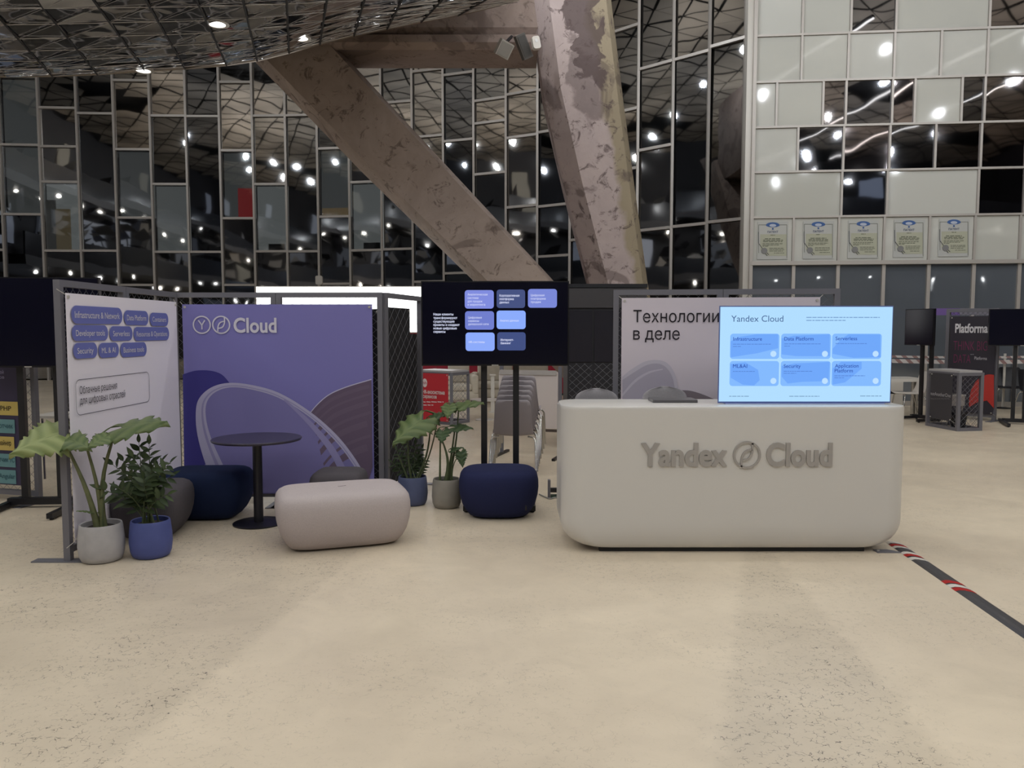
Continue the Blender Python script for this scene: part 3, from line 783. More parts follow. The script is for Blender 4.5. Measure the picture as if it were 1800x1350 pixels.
# ================================================================ OBJECTS
# ---------------------------------------------------------------- mesh fence frames and banners
def wire_lattice(x0, x1, z0, z1, pitch=0.085, r=0.0016, slope=0.9, y=0.0):
    mb = MB(); w = x1-x0; h = z1-z0
    for sg in (1, -1):
        c = -h/slope
        while c < w:
            # line x = c + t, z = slope * t (mirrored when sg<0)
            t0 = max(0, -c); t1 = min(h/slope, w-c)
            if t1 - t0 > 0.02:
                a = (c+t0, slope*t0); b = (c+t1, slope*t1)
                if sg < 0: a = (w-a[0], a[1]); b = (w-b[0], b[1])
                dx, dz = b[0]-a[0], b[1]-a[1]; l = math.hypot(dx, dz); nx, nz = -dz/l*r, dx/l*r
                A = Vector((x0+a[0], y, z0+a[1])); B = Vector((x0+b[0], y, z0+b[1])); n1 = Vector((nx, 0, nz)); n2 = Vector((0, r, 0))
                mb.loft([[A+n1, A+n2, A-n1, A-n2], [B+n1, B+n2, B-n1, B-n2]], False, False)
            c += pitch
    return mb
def fence_frame(a, b, label, h=1.94, t=0.045, mesh=True, plates=True, pitch=0.085, group='grey mesh booth frames', r=0.0016, mid=None):
    pl = Plane(a, b); w = pl.len
    o = thing('mesh_fence', label, 'fence panel', (a[0], a[1], 0), pl.rot, group)
    for x in (0, w-t): MB().box(x, x+t, -t/2, t/2, 0.0, h).build('post', M_FRAME, o)
    for z in (0.06, h-t): MB().box(t, w-t, -t/2, t/2, z, z+t).build('rail', M_FRAME, o)
    if mid: MB().box(t, w-t, -t/2, t/2, mid, mid+t*0.8).build('rail', M_FRAME, o)
    if mesh: wire_lattice(t, w-t, 0.06+t, h-t, pitch, r).build('wire_mesh', M_WIRE, o)
    if plates:
        for x in (0, w-t):
            MB().hprism([(x-0.01, -0.3), (x+t+0.01, -0.3), (x+t+0.11, 0.0), (x+t+0.01, 0.3), (x-0.01, 0.3), (x-0.11, 0.0)] if False else [(x-0.02, -0.24), (x+t+0.02, -0.24), (x+t+0.02, 0.24), (x-0.02, 0.24)], 0.0, 0.008).build('base_plate', M_FRAME, o)
    return o, pl
def banner(pl, s0, s1, z0, z1, label, m, off=-0.045, name='banner', waves=0.006, group=None, corners=(0, 0, 0, 0)):
    o = thing(name, label, 'banner', (pl.a.x, pl.a.y, 0), pl.rot, group)
    nx, nz = 14, 12; vs = []; rnd = random.Random(len(label))
    ph = rnd.random()*6
    for side in (0, 1):
        for j in range(nz+1):
            for i in range(nx+1):
                u, v = i/nx, j/nz
                y = off + 0.0015*side + waves*math.sin(u*5+v*2+ph)*0.5*(1-abs(2*v-1)*0.5)
                vs.append((s0+(s1-s0)*u, y, z0+(z1-z0)*v))
    fs = []; k = (nx+1)*(nz+1); q = nx+1
    for j in range(nz):
        for i in range(nx):
            a = j*q+i; fs.append((a, a+1, a+1+q, a+q)); fs.append((a+k, a+q+k, a+1+q+k, a+1+k))
    for i in range(nx): fs.append((i, i+k, i+1+k, i+1)); a = nz*q+i; fs.append((a, a+1, a+1+k, a+k))
    for j in range(nz): a = j*q; fs.append((a, a+q, a+q+k, a+k)); a = j*q+nx; fs.append((a, a+k, a+q+k, a+q))
    MB().add(vs, fs).build('cloth', m, o, True, 30)
    for (x, z) in ((s0+.025, z0+.025), (s1-.025, z0+.025), (s0+.025, z1-.025), (s1-.025, z1-.025)):
        MB().prism([(x+.011*math.cos(t*PI/6), z+.011*math.sin(t*PI/6)) for t in range(12)], off-waves-.003, off+waves).build('eyelet', M_STEEL, o)
        dx = -1 if x < (s0+s1)/2 else 1; dz = -1 if z < (z0+z1)/2 else 1
        MB().tube((x, off-waves-.003, z), (x+dx*0.06, off+0.04, z+dz*0.05), 0.002, 4).build('tie', M_WHITE, o)
    return o

# --- booth side: two frames running back, white banner with the service names
LA, LB = gnd(118, 988), gnd(318, 884)
LA = Vector((LA.x, LA.y)); LB = Vector((LB.x, LB.y)); LM = LA + (LB-LA)*0.49
fence_frame(LA, LM, 'grey mesh frame at the front end of the white service banner')
fence_frame(LM + (LB-LM)*0.004, LB, 'grey mesh frame at the rear end of the white service banner')
M_BANW = mat('banner_white', (228, 222, 230), 0.55, spec=0.3)
PLL = Plane(LA, LB, -0.055)
tl = PLL.loc(106, 513); tr_ = PLL.loc(301, 531)
ba = banner(PLL, tl[0]+0.06, PLL.len-0.10, 0.13, (tl[1]+tr_[1])/2, 'white banner with nine blue rounded service tags and a boxed slogan', M_BANW, -0.055)
pr = Print(PLL, ba, -0.064)
PB = ink((106, 112, 176)); PW = ink((205, 202, 212)); PK = ink((52, 48, 58))
for body, x0, x1, y0, y1, t0, t1 in (
    ('Infrastructure & Network', 123, 213, 539, 569.5, 129, 208), ('Data Platform', 216, 259, 546, 571.5, 221, 255), ('Containers', 261.5, 294, 550, 573, 266, 290),
    ('Developer tools', 124, 188, 571.5, 599, 131, 182), ('Serverless', 190.5, 231, 573.5, 599, 196.5, 225.5), ('Resources & Operations', 233, 295.5, 575, 598.5, 238, 292),
    ('Security', 126.5, 169, 602.5, 630, 133.5, 162), ('ML & AI', 171, 207, 602.5, 628.5, 176.5, 201), ('Business tools', 209.5, 256, 602, 627, 215, 251)):
    pr.pill(x0, x1, y0, y1, PB)
    mid = (y0+y1)/2; cap = (y1-y0)*0.36
    pr.text(body, t0, t1, mid+cap*0.5, cap, PW, 0.005, 'lettering', 0.002)
# boxed slogan (its square code is left out)
def outline(pr, px0, px1, py0, py1, m, w, rad=0.12):
    x0, x1, z0, z1 = pr.rect(px0, px1, py0, py1)
    a = rrect(x0, x1, z0, z1, rad*(z1-z0)); b = rrect(x0+w, x1-w, z0+w, z1-w, rad*(z1-z0)-w*0.6)
    return MB().strip(a+[a[0]], b+[b[0]], pr.y).build('printed_outline', m, pr.par)
s0 = pr.L(131, 695)[0]; s1 = pr.L(261, 680)[0]; zt = pr.L(200, 660)[1]; zb = pr.L(200, 718)[1]
a = rrect(s0, s1, zb, zt, 0.05); b = rrect(s0+.004, s1-.004, zb+.004, zt-.004, 0.046)
MB().strip(a+[a[0]], b+[b[0]], pr.y).build('printed_outline', PK, ba)
x0 = pr.L(138, 690)[0]; x1 = pr.L(204, 684)[0]; x2 = pr.L(218.5, 700)[0]
z_ = pr.L(170, 688)[1]; z2 = pr.L(170, 706)[1]
mb = MB(); letters(mb, 'Облачные решения', x0, x1, z_, 0.05, pr.y); mb.build('lettering', PK, ba)
mb = MB(); letters(mb, 'для цифровых отраслей', x0, x2, z2, 0.05, pr.y); mb.build('lettering', PK, ba)

# --- booth back: two frames with the violet banner
YB = 7.2
BA = at(310, 880, YB); BB = at(676, 880, YB - 0.02)
BA = Vector((BA.x, BA.y)); BB = Vector((BB.x, BB.y)); BM = BA + (BB-BA)*0.5
fence_frame(BA, BM, 'grey mesh frame behind the violet banner on the white banner side')
fence_frame(BM + (BB-BM)*0.004, BB, 'grey mesh frame behind the violet banner on the plant side')
M_BANP = mat('banner_violet', (121, 117, 178), 0.5, spec=0.35)
PLB = Plane(BA, BB, -0.05)
tl = PLB.loc(320, 535); tr_ = PLB.loc(654, 534)
bv = banner(PLB, tl[0], tr_[0], PLB.loc(500, 868)[1], tl[1], 'violet banner with white logo and overlapping glassy ring artwork', M_BANP, -0.05)
pr = Print(PLB, bv, -0.058)
NAVY = ink((62, 58, 128)); LENS = ink((122, 117, 168)); RIM = ink((172, 168, 196)); BRN = ink((98, 84, 104)); BRN2 = ink((104, 90, 109)); HL = ink((186, 182, 206)); LIGHTV = ink((126, 120, 176))
out_l = smoothc([(384,866),(362,815),(348,765),(345,725),(351,700),(372,681),(402,673),(440,676),(490,690),(545,723),(592,764),(625,806),(648,846)], 5)
in_l = smoothc([(418,866),(392,815),(372,770),(363,735),(364,708),(378,690),(404,681),(440,684),(490,699),(545,733),(590,775),(621,816),(640,850)], 5)
edge_l = [(321,660)] + smoothc([(321,659),(345,652),(370,652),(390,659),(405,673)], 5)
pr.poly([(325,866),(322,658)] + smoothc([(322,658),(345,651.5),(370,651.5),(390,658),(404,673)],4)[1:] + [(372,681),(351,700),(345,725),(348,765),(362,815),(340,845)], NAVY, 'printed_shape', 0.0)
pr.poly([(340,866),(332,850),(362,815),(384,866)], LIGHTV, 'printed_shape', 0.0005)
pr.poly(list(reversed(in_l)) + [(640,866)], LENS, 'printed_lens', 0.001)
arc = smoothc([(546,724),(560,708),(580,692),(610,679),(653,666)], 5)
pr.poly(arc + [(655,820),(648,846),(625,806),(592,764)], BRN, 'printed_disc', 0.0015)
for k, (o1, o2) in enumerate(((8, 14), (22, 26), (34, 42), (52, 57), (66, 76), (90, 95), (104, 116))):
    A_ = [(x+o1*0.25, y+o1) for x, y in arc]; B_ = [(x+o2*0.25, y+o2) for x, y in arc]
    A_ = [p for p in A_ if p[0] < 653]; B_ = B_[:len(A_)]; B_ = [(min(p[0], 653), p[1]) for p in B_]
    A_ = [p for p in A_]; 
    if len(A_) > 2: pr.band(A_, B_, BRN2, 'printed_grain', 0.002)
pr.band(arc, [(x+0.6, y+1.6) for x, y in arc], HL, 'printed_edge', 0.0022)
pr.band(out_l, in_l, RIM, 'printed_ring', 0.0025)
mid1 = [(a[0]*0.45+b[0]*0.55, a[1]*0.45+b[1]*0.55) for a, b in zip(out_l, in_l)]; mid2 = [(a[0]*0.25+b[0]*0.75, a[1]*0.25+b[1]*0.75) for a, b in zip(out_l, in_l)]
pr.band(mid1, mid2, ink((146, 141, 180)), 'printed_ring', 0.003)
pr.band(smoothc([(500,700),(545,738),(585,782),(608,822)],5), smoothc([(500,704),(540,744),(575,788),(596,826)],5), ink((142,137,180)), 'printed_highlight', 0.003)
LOGO = ink((205, 202, 212))
for cx, kind in ((355.5, 'y'), (389.5, 'cloud')):
    c = pr.L(cx, 571); rr_ = pr.L(cx+16, 571)[0] - c[0]
    mb = MB(); cloud_mark(mb, c[0], c[1], rr_, pr.y-0.002, rr_*0.15, kind); mb.build('round_emblem', LOGO, bv)
pr.text('Cloud', 411.5, 487, 584, 24.5, LOGO, 0.025, 'lettering', 0.002)

# --- third frame turning back, backed with black cloth
CA = BB + Vector((0.012, 0.02)); CB = at(741, 800, 8.12); CB = Vector((CB.x, CB.y))
fence_frame(CA, CB, 'grey mesh frame turned away beside the tall black cloth', pitch=0.15, r=0.0013)
PLC = Plane(CA, CB, 0.05)
z_t = PLC.loc(700, 541)[1]
bc_ = banner(PLC, PLC.loc(678, 600)[0]+0.02, PLC.loc(722, 600)[0], 0.12, z_t, 'black cloth tied to the back of the narrow mesh frame', mat('black_cloth', (20, 19, 26), 0.7), 0.06)
MB().box(PLC.loc(721, 600)[0], PLC.loc(735, 600)[0], 0.058, 0.061, 0.12, PLC.loc(727, 587)[1]).build('side_flap', mat('black_cloth', (20, 19, 26), 0.7), bc_)
PLB2 = Plane(BA, BB, 0.04)
banner(PLB2, PLB2.loc(640, 600)[0], PLB2.loc(668, 600)[0], 0.12, PLB2.loc(655, 543)[1], 'black cloth strip behind the mesh at the plant side edge of the violet banner', mat('black_cloth', (20, 19, 26), 0.7), 0.045)
t_ = thing('socket_card', 'small white card with a blue slash at the foot of the violet booth frame', 'card', at(695, 867, 7.0))
p_ = at(695, 864, 6.9)
t_.location = (p_.x, p_.y, 0)
zc = p_.z
MB().box(-0.032, 0.032, -0.004, 0.004, zc-0.03, zc+0.03).build('card_face', ink((200, 200, 214)), t_)
a_, b_ = stroke([(-0.03, zc-0.025), (0.03, zc+0.025)], 0.006); MB().strip(a_, b_, -0.006).build('slash', ink((70, 70, 170)), t_)
MB().box(-0.05, 0.03, 0.004, 0.04, 0.0, zc+0.0).build('socket_block', M_BLACK, t_)

# --- frames behind the counter with the grey banner
RA = at(1076, 800, 6.72); RB = at(1468, 800, 6.5)
RA = Vector((RA.x, RA.y)); RB = Vector((RB.x, RB.y)); RM = RA + (RB-RA)*0.49
fence_frame(RA, RM, 'grey mesh frame behind the counter chairs')
fence_frame(RM + (RB-RM)*0.004, RB, 'grey mesh frame behind the bright counter screen')
PLR = Plane(RA, RB, -0.05)
tl = PLR.loc(1093, 525); tr_ = PLR.loc(1442, 521)
br = banner(PLR, tl[0], tr_[0], 0.15, (tl[1]+tr_[1])/2, 'pale grey banner with two lines of large black lettering behind the counter', mat('banner_grey', (206, 197, 205), 0.5), -0.05)
pr = Print(PLR, br, -0.058)
pr.text('Технологии', 1113, 1263.5, 566.5, 20.5, ink((34, 30, 36)), 0.0, 'lettering')
pr.text('в деле', 1113, 1194.5, 597, 20.5, ink((34, 30, 36)), 0.0, 'lettering')
G1 = ink((170, 164, 178)); G2 = ink((190, 185, 196)); G3 = ink((128, 118, 124))
o_ = smoothc([(1094,662),(1110,649),(1135,635),(1158,633),(1175,640),(1187,660),(1193,690),(1192,712)], 5)
i_ = smoothc([(1094,668),(1112,656),(1136,642),(1156,639),(1171,646),(1182,664),(1187,692),(1186,712)], 5)
pr.poly(i_ + [(1094, 712)], G1, 'printed_lens', 0.0)
pr.band(o_, i_, G2, 'printed_ring', 0.001)
pr.band(smoothc([(1094,692),(1115,668),(1140,653),(1165,648)],5), smoothc([(1094,697),(1117,672),(1142,656),(1165,650)],5), G2, 'printed_highlight', 0.001)
pr.poly([(1190,712),(1187,690)] + smoothc([(1194,686),(1215,687),(1245,697),(1275,712)],4), G3, 'printed_disc', 0.001)

# ---------------------------------------------------------------- televisions on stands
def tv_stand(label, plan_a, plan_b, z0, z1, posts, name='tv_on_stand', foot=0.42, group='black televisions on floor stands', tilt=0.0, base_y=0.05):
    pl = Plane(plan_a, plan_b); w = pl.len
    o = thing(name, label, 'television', (plan_a[0], plan_a[1], 0), pl.rot, group)
    MB().box(0, w, 0.0, 0.05, z0, z1).build('housing', M_TVB, o)
    MB().box(w*0.2, w*0.8, 0.05, 0.09, z0+0.1, z1-0.12).build('rear_cover', M_TVB, o)
    MB().box(0.012, w-0.012, -0.003, 0.0, z0+0.016, z1-0.012).build('screen', mat('screen_black', (12, 12, 28), 0.16, spec=0.4), o)
    MB().box(w/2-0.03, w/2+0.03, -0.005, 0.0, z0+0.002, z0+0.010).build('logo_badge', M_STEEL, o)
    for s in posts: MB().box(s-0.028, s+0.028, 0.09, 0.14, 0.05, z0+0.45).build('post', M_BLACK, o)
    MB().box(posts[0]-0.15, posts[1]+0.15, 0.08, 0.15, 0.03, 0.09).build('base_bar', M_BLACK, o)
    for s in (posts[0]-0.17, posts[1]+0.12):
        f_ = MB().box(s, s+0.05, -foot, foot*0.8, 0.015, 0.06).build('foot', M_BLACK, o)
        for y in (-foot+0.04, foot*0.8-0.06): MB().lathe([(0.018, 0.0), (0.018, 0.016)], 8, (s+0.025, y)).build('rubber_pad', M_BLACK, f_)
    MB().box(posts[0]-0.03, posts[1]+0.03, 0.085, 0.1, z0+0.3, z0+0.36).build('mount_bar', M_BLACK, o)
    return o, pl
# centre screen with the client tiles
ta_, tb_ = at(740.5, 570, 7.15), at(1000, 570, 7.15)
posts = [at(850.5, 700, 7.2).x - ta_.x, at(907, 700, 7.2).x - ta_.x]
tv, TP = tv_stand('large black television with blue rounded tiles standing behind the navy pouf', (ta_.x, ta_.y), (tb_.x, tb_.y), at(870, 643, 7.15).z, at(870, 494, 7.15).z, posts, foot=0.36)
pr = Print(TP, tv, -0.006)
for x0, x1, y0, y1, c in ((817, 868, 510, 542.5, (128,140,222)), (873, 923, 509, 541.5, (70,82,128)), (928, 979, 508, 541, (122,136,214)),
                          (817.5, 868.5, 547, 579.5, (112,126,206)), (873, 924, 546, 578.5, (140,172,252)), (818.5, 869.5, 584.5, 617, (140,170,250)), (874, 924, 584, 616, (66,80,130))):
    pr.pill(x0, x1, y0, y1, glow(c, 1.0), 0.16, 'screen_tile')
TW = glow((225, 230, 255), 1.0)
def lines(pr, rows, m, cap, wt=0.0, dy=0.002):
    for body, x0, x1, y in rows: pr.text(body, x0, x1, y, cap, m, wt, 'lettering', dy)
lines(pr, (('Наши клиенты',762,797,554.5),('трансформируют',762,804,560.8),('существующие',762,799,567),('проекты и создают',762,808,573),('новые цифровые',762,803,579),('сервисы',762,783,585)), TW, 4.0, 0.012)
lines(pr, (('Аналитическая',822,857,519.5),('система',822,841,525.5),('для продаж',822,848,531.5),('и маркетинга',822,853,537.3)), TW, 3.6)
lines(pr, (('Корпоративная',878,913,521.5),('платформа',878,903,527.5),('данных',878,895,533.3)), TW, 3.8, 0.012)
lines(pr, (('Цифровая',933,957,520.8),('платформа',933,959,526.8),('продаж',933,951,532.6)), TW, 3.6)
lines(pr, (('Цифровые',823,847,560),('сервисы',823,842,565.8),('дилерской сети',823,859,571.5)), TW, 3.6)
lines(pr, (('Анализ данных',879,912,565.3),('HR-системы',824,852,603)), TW, 3.6)
lines(pr, (('Интернет-',880,903,599.3),('банкинг',880,898,605)), TW, 3.8, 0.012)

# television by the frame edge
ta_, tb_ = at(-85, 570, 6.85), at(176, 570, 6.95)
posts = [at(36, 880, 6.9).x - ta_.x, at(97, 880, 6.9).x - ta_.x]
tv_stand('switched-off black television on a stand behind the white service banner', (ta_.x, ta_.y), (tb_.x, tb_.y), at(60, 646, 6.9).z, at(60, 487, 6.9).z, posts)
# two far televisions beyond the counter
ta_, tb_ = at(1591, 570, 14.2), at(1641, 570, 13.6)
tv_stand('switched-off television turned sideways above the white meeting table', (ta_.x, ta_.y), (tb_.x, tb_.y), at(1610, 607, 13.9).z, at(1610, 543, 13.9).z, [0.3, 0.5], foot=0.3)
ta_, tb_ = at(1738, 570, 13.4), at(1862, 570, 13.0)
posts = [at(1776, 700, 13.4).x - ta_.x, at(1793, 700, 13.4).x - ta_.x]
tv_stand('switched-off television on a twin-post stand beside the black and red poster', (ta_.x, ta_.y), (tb_.x, tb_.y), at(1770, 608, 13.3).z, at(1770, 543, 13.3).z, posts, foot=0.5)

# ---------------------------------------------------------------- reception counter
CY = 5.52
cl, cr = at(984.5, 760, CY+0.2), at(1588.5, 760, CY+0.12)
CW = cr.x - cl.x; CH = 1.06; CD = 0.60
ct = thing('reception_counter', 'white rounded reception counter with raised grey lettering', 'counter', (cl.x, CY, 0), 0.0)
def plan(inx, iny, r, z, n=7, back=0.0):
    x0, x1, y0, y1 = inx, CW-inx, iny, CD-back; r = max(min(r, (y1-y0)/2-.01), 0.02)
    pts = rrect(x0, x1, y0, y1, r, n)
    return [(p[0], p[1], z) for p in pts]
def shell(inx, iny, r, z, n=8, t=0.05):
    """open-backed plan: rounded front corners, a working hollow behind"""
    x0, x1, y0, y1 = inx, CW-inx, iny, CD
    pts = [(x1, y1)] + [(x1-r+r*math.cos(a), y0+r+r*math.sin(a)) for a in [-PI/2*k/n for k in range(n+1)]]
    pts += [(x0+r+r*math.cos(a), y0+r+r*math.sin(a)) for a in [-PI/2-PI/2*k/n for k in range(n+1)]] + [(x0, y1), (x0+t, y1), (x0+t, y0+r), (x0+r, y0+t), (x1-r, y0+t), (x1-t, y0+r), (x1-t, y1)]
    return [(p[0], p[1], z) for p in pts]
R = 0.20; rings = []
for k in range(9):
    t_ = k/8*PI/2
    rings.append(shell(R*(1-math.sin(t_)), 0.05*(1-math.sin(t_)), 0.16, 0.035+R*(1-math.cos(t_))))
for z in (0.45, 0.75, CH-0.03): rings.append(shell(0, 0, 0.16, z))
M_CNT = mat('counter_white', (204, 201, 196), 0.32, coat=0.15)
MB().loft(rings).build('body', M_CNT, ct, True, 30)
rings = [plan(0, 0, 0.16, CH-0.03), plan(0, 0, 0.16, CH-0.012), plan(0.004, 0.004, 0.158, CH-0.003), plan(0.012, 0.012, 0.15, CH)]
MB().loft(rings).build('counter_top', M_CNT, ct, True, 30)
MB().box(0.28, CW-0.28, 0.075, 0.12, 0.0, 0.04).build('plinth', M_BLACK, ct)
CPL = Plane((cl.x, CY), (cr.x, CY))
pr = Print(CPL, ct, -0.012)
M_LET = mat('raised_grey', (158, 153, 148), 0.5)
pr.text('Yandex', 1126, 1277.5, 818, 38, M_LET, 0.034, 'lettering', 0, 0.0125)
pr.text('Cloud', 1346, 1462, 818, 38, M_LET, 0.034, 'lettering', 0, 0.0125)
c = pr.L(1312.5, 799.5); rr_ = pr.L(1337, 799.5)[0] - c[0]
mb = MB(); cloud_mark(mb, c[0], c[1], rr_, -0.012, rr_*0.16, 'cloud', 0.0125); mb.build('round_emblem', M_LET, ct)

# screen standing on the counter
SY = CY + 0.20
sa, sb = at(1263.5, 620, SY), at(1568, 620, SY)
sz0, sz1 = CH, at(1415, 537.5, SY).z
sc_ = thing('counter_screen', 'bright pale blue flat screen with six service tiles standing on the counter', 'monitor', (sa.x, SY, 0), 0.0)
SW = sb.x - sa.x
MB().box(0, SW, 0, 0.012, sz0+0.006, sz1).build('housing', mat('screen_edge', (96, 112, 168), 0.4), sc_)
MB().box(0.05, SW-0.05, -0.02, 0.06, sz0, sz0+0.006).build('foot_rail', mat('rail_blue', (150, 160, 200), 0.3), sc_)
MB().box(0.006, SW-0.006, -0.002, 0.0, sz0+0.018, sz1-0.008).build('display', glow((178, 222, 255), 1.0), sc_)
SPL = Plane((sa.x, SY), (sb.x, SY)); pr = Print(SPL, sc_, -0.004)
TXT = glow((70, 96, 160), 1.0); TXT2 = glow((62, 96, 190), 1.0); T1 = glow((132, 186, 254), 1.0); T2 = glow((112, 168, 250), 1.0); TC = glow((190, 224, 255), 1.0)
pr.text('Yandex Cloud', 1285, 1376.5, 565.5, 10.8, glow((72, 100, 148)), 0.0, 'lettering')
pr.words(1417, 1546, 558, 1.3, glow((110, 146, 196))); pr.words(1417, 1486, 563.2, 1.3, glow((110, 146, 196)))
shapes = {0: [(1283,600),(1300,592),(1330,587),(1368,587),(1368,612),(1330,621),(1283,628)], 1: [(1373,595),(1395,590),(1458,587),(1458,626),(1400,626),(1373,623)],
          2: [(1462,613),(1478,596),(1491,587),(1548,588),(1548,628),(1500,629),(1462,622)], 3: [(1283,640),(1310,637),(1332,650),(1335,668),(1325,678),(1305,676),(1283,664)],
          4: [(1372,643),(1395,639),(1458,636),(1456,670),(1410,671),(1384,674),(1372,662)], 5: [(1461,648),(1478,636),(1514,636),(1514,648),(1485,672),(1461,676)]}
k = 0
for ry, (y0, y1) in enumerate(((586.5, 631), (634.5, 678.5))):
    for rx, (x0, x1) in enumerate(((1283, 1369.5), (1372.5, 1460), (1462, 1549))):
        pr.pill(x0-(ry*0.8), x1-(ry*0.8), y0, y1, T1, 0.12, 'screen_tile', 0.001)
        pts_ = [(min(max(x, x0+1), x1-2), min(max(y, y0+1), y1-1)) for x, y in shapes[k]]
        pr.poly(pts_, T2, 'tile_artwork', 0.0015)
        c = pr.L(x1-10.5, y1-9); r_ = pr.L(x1-5.2, y1-9)[0]-c[0]
        MB().flat([(c[0]+r_*math.cos(t*PI/10), c[1]+r_*math.sin(t*PI/10)) for t in range(20)], pr.y-0.002).build('round_button', TC, sc_)
        k += 1
for body, x0, x1, y in (('Infrastructure',1288.5,1339,598.8),('Data Platform',1378,1429.5,598.5),('Serverless',1468,1506,598),('ML&AI',1288,1313,646.5),('Security',1377,1407,646.5),('Application',1467,1508.5,646),('Platform',1466.5,1498.5,654.5)):
    pr.text(body, x0, x1, y, 6.2, glow((44, 78, 168), 1.0), 0.006, 'lettering', 0.002)
for x0, x1, y in ((1288,1356,605),(1288,1303,609),(1378,1442,604.5),(1378,1388,608.3),(1468,1523,604),(1288,1327,652.8),(1377,1427,652.5),(1377,1399,656),(1466,1520,660.5),(1466,1483,664)):
    pr.words(x0, x1, y, 1.0, glow((84, 126, 204)), 'small_print', 0.002)
for x0, x1, y in ((1281.5,1316,696.5),(1387,1440,696.5),(1511.5,1549,696)):
    pr.words(x0, x1, y, 1.3, glow((120, 156, 190)), 'small_print', 0.0)

# closed laptop on the counter
lp = at(1182, 707, CY+0.40)
lt = thing('laptop', 'closed dark grey laptop lying on the white counter top', 'laptop', (lp.x, CY+0.40, CH), 0.0)
def slab_rr(w, d, z0, z1, r): 
    pts = rrect(-w/2, w/2, -d/2, d/2, r); return MB().hprism(pts, z0, z1)
slab_rr(0.335, 0.235, 0.0, 0.012, 0.02).build('base', mat('laptop_grey', (98, 96, 98), 0.4, 0.4), lt)
slab_rr(0.335, 0.235, 0.013, 0.021, 0.02).build('lid', mat('laptop_lid', (108, 106, 108), 0.35, 0.4), lt)
for x in (-0.12, 0.12): MB().tube((x-0.02, 0.113, 0.012), (x+0.02, 0.113, 0.012), 0.004, 6).build('hinge', M_BLACK, lt)

# two chairs behind the counter
def counter_chair(px, pytop, w_px, Yc, label):
    p = at(px, pytop, Yc); w = w_px*Yc/1388.0
    o = thing('counter_chair', label, 'chair', (p.x, Yc, 0), 0.0, 'grey upholstered chairs behind the counter')
    zt = p.z; m = mat('chair_felt', (140, 137, 140), 0.85, noise=0.06, nscale=60); rings = []
    hh = 0.46
    for k in range(15):
        t = math.sin(k/14.0*PI/2); z = zt - hh + hh*t
        prof = 1.0 if t < 0.70 else max(0.22, math.sqrt(max(0.0, 1-((t-0.70)/0.30)**3.6)))
        ww = max(w/2*prof*(0.86+0.14*min(1, t/0.45)), 0.012); th = 0.05*(0.35+0.65*prof)
        rings.append([(ww*math.cos(2*PI*q/20), 0.04*math.cos(2*PI*q/20)**2*-1.0 + th*math.sin(2*PI*q/20), z) for q in range(20)])
    MB().loft(rings).build('backrest', m, o, True, 50)
    zs = zt - hh
    MB().loft([[(x*sc*w/2, -0.22+y*sc*0.22, zs-0.02+z) for x, y in [(math.cos(2*PI*q/20), math.sin(2*PI*q/20)) for q in range(20)]] for sc, z in ((0.8, -0.05), (1.0, -0.035), (1.0, 0.0), (0.9, 0.02))]).build('seat', m, o, True, 50)
    for sx_, sy_ in ((-1, -1), (1, -1), (1, 1), (-1, 1)):
        MB().tube((sx_*w*0.30, -0.22+sy_*0.15, zs-0.06), (sx_*w*0.42, -0.22+sy_*0.22, 0.0), 0.012, 8).build('leg', M_BLACK, o)
    MB().bar((-w*0.36, -0.42, 0.3), (w*0.36, -0.42, 0.3), 0.02, 0.02).build('footrest', M_BLACK, o)
counter_chair(1047.5, 682.5, 78, 6.3, 'grey upholstered chair behind the bare end of the counter')
counter_chair(1167, 679, 80, 6.15, 'grey upholstered chair behind the closed laptop')

# ---------------------------------------------------------------- poufs
def pouf(label, c, w, d, h, rz, m, stitch=True, e=5.2, tagx=None):
    o = thing('pouf', label, 'pouf', (c[0], c[1], 0), rz, 'rounded fabric poufs')
    prof = [(0.0, 0.115), (0.010, 0.09), (0.05, 0.058), (0.11, 0.028), (0.19, 0.008), (0.26, 0.001), (0.32, 0.003), (0.365, 0.012), (0.392, 0.030), (0.410, 0.060), (0.419, 0.11), (0.421, 0.22)]
    rings = []; n = 48
    for z, ins in prof:
        a, b = w/2-ins, d/2-ins; ring = []
        for k in range(n):
            t = 2*PI*k/n; ct_, st = math.cos(t), math.sin(t)
            ring.append((a*math.copysign(abs(ct_)**(2/e), ct_), b*math.copysign(abs(st)**(2/e), st), 0.012 + z/0.42*h))
        rings.append(ring)
    MB().loft(rings).build('cushion', m, o, True, 60)
    MB().hprism(rrect(-w/2+0.17, w/2-0.17, -d/2+0.17, d/2-0.17, 0.06), 0.0, 0.02).build('base', M_BLACK, o)
    if stitch:
        q = MB().bar((-0.03, -0.01, h+0.0125), (0.03, 0.01, h+0.0125), 0.006, 0.004); q.build('stitched_tuck', mat('stitch_dark', (110, 102, 104), 0.9), o)
    if tagx is not None: MB().box(tagx, tagx+0.012, -d/2-0.004, -d/2+0.02, 0.1, 0.14).build('fabric_tag', M_BLACK, o)
    return o
fab = dict(rough=0.9, spec=0.15, noise=0.05, nscale=120, bump=0.25, bscale=260, bdist=0.002)
M_PW = mat('fabric_light', (178, 168, 167), **fab); M_PN = mat('fabric_navy', (38, 42, 74), **fab); M_PB = mat('fabric_darkblue', (28, 38, 66), **fab); M_PG = mat('fabric_charcoal', (82, 78, 82), **fab)
a, b = gnd(500, 973), gnd(712, 954)
v = (b-a); ang = math.atan2(v.y, v.x); nv = Vector((-math.sin(ang), math.cos(ang), 0))
c = (a+b)/2 + nv*0.20
pouf('large light grey fabric pouf in front of the black bistro table', (c.x, c.y), 0.98, 0.66, 0.41, ang, M_PW)
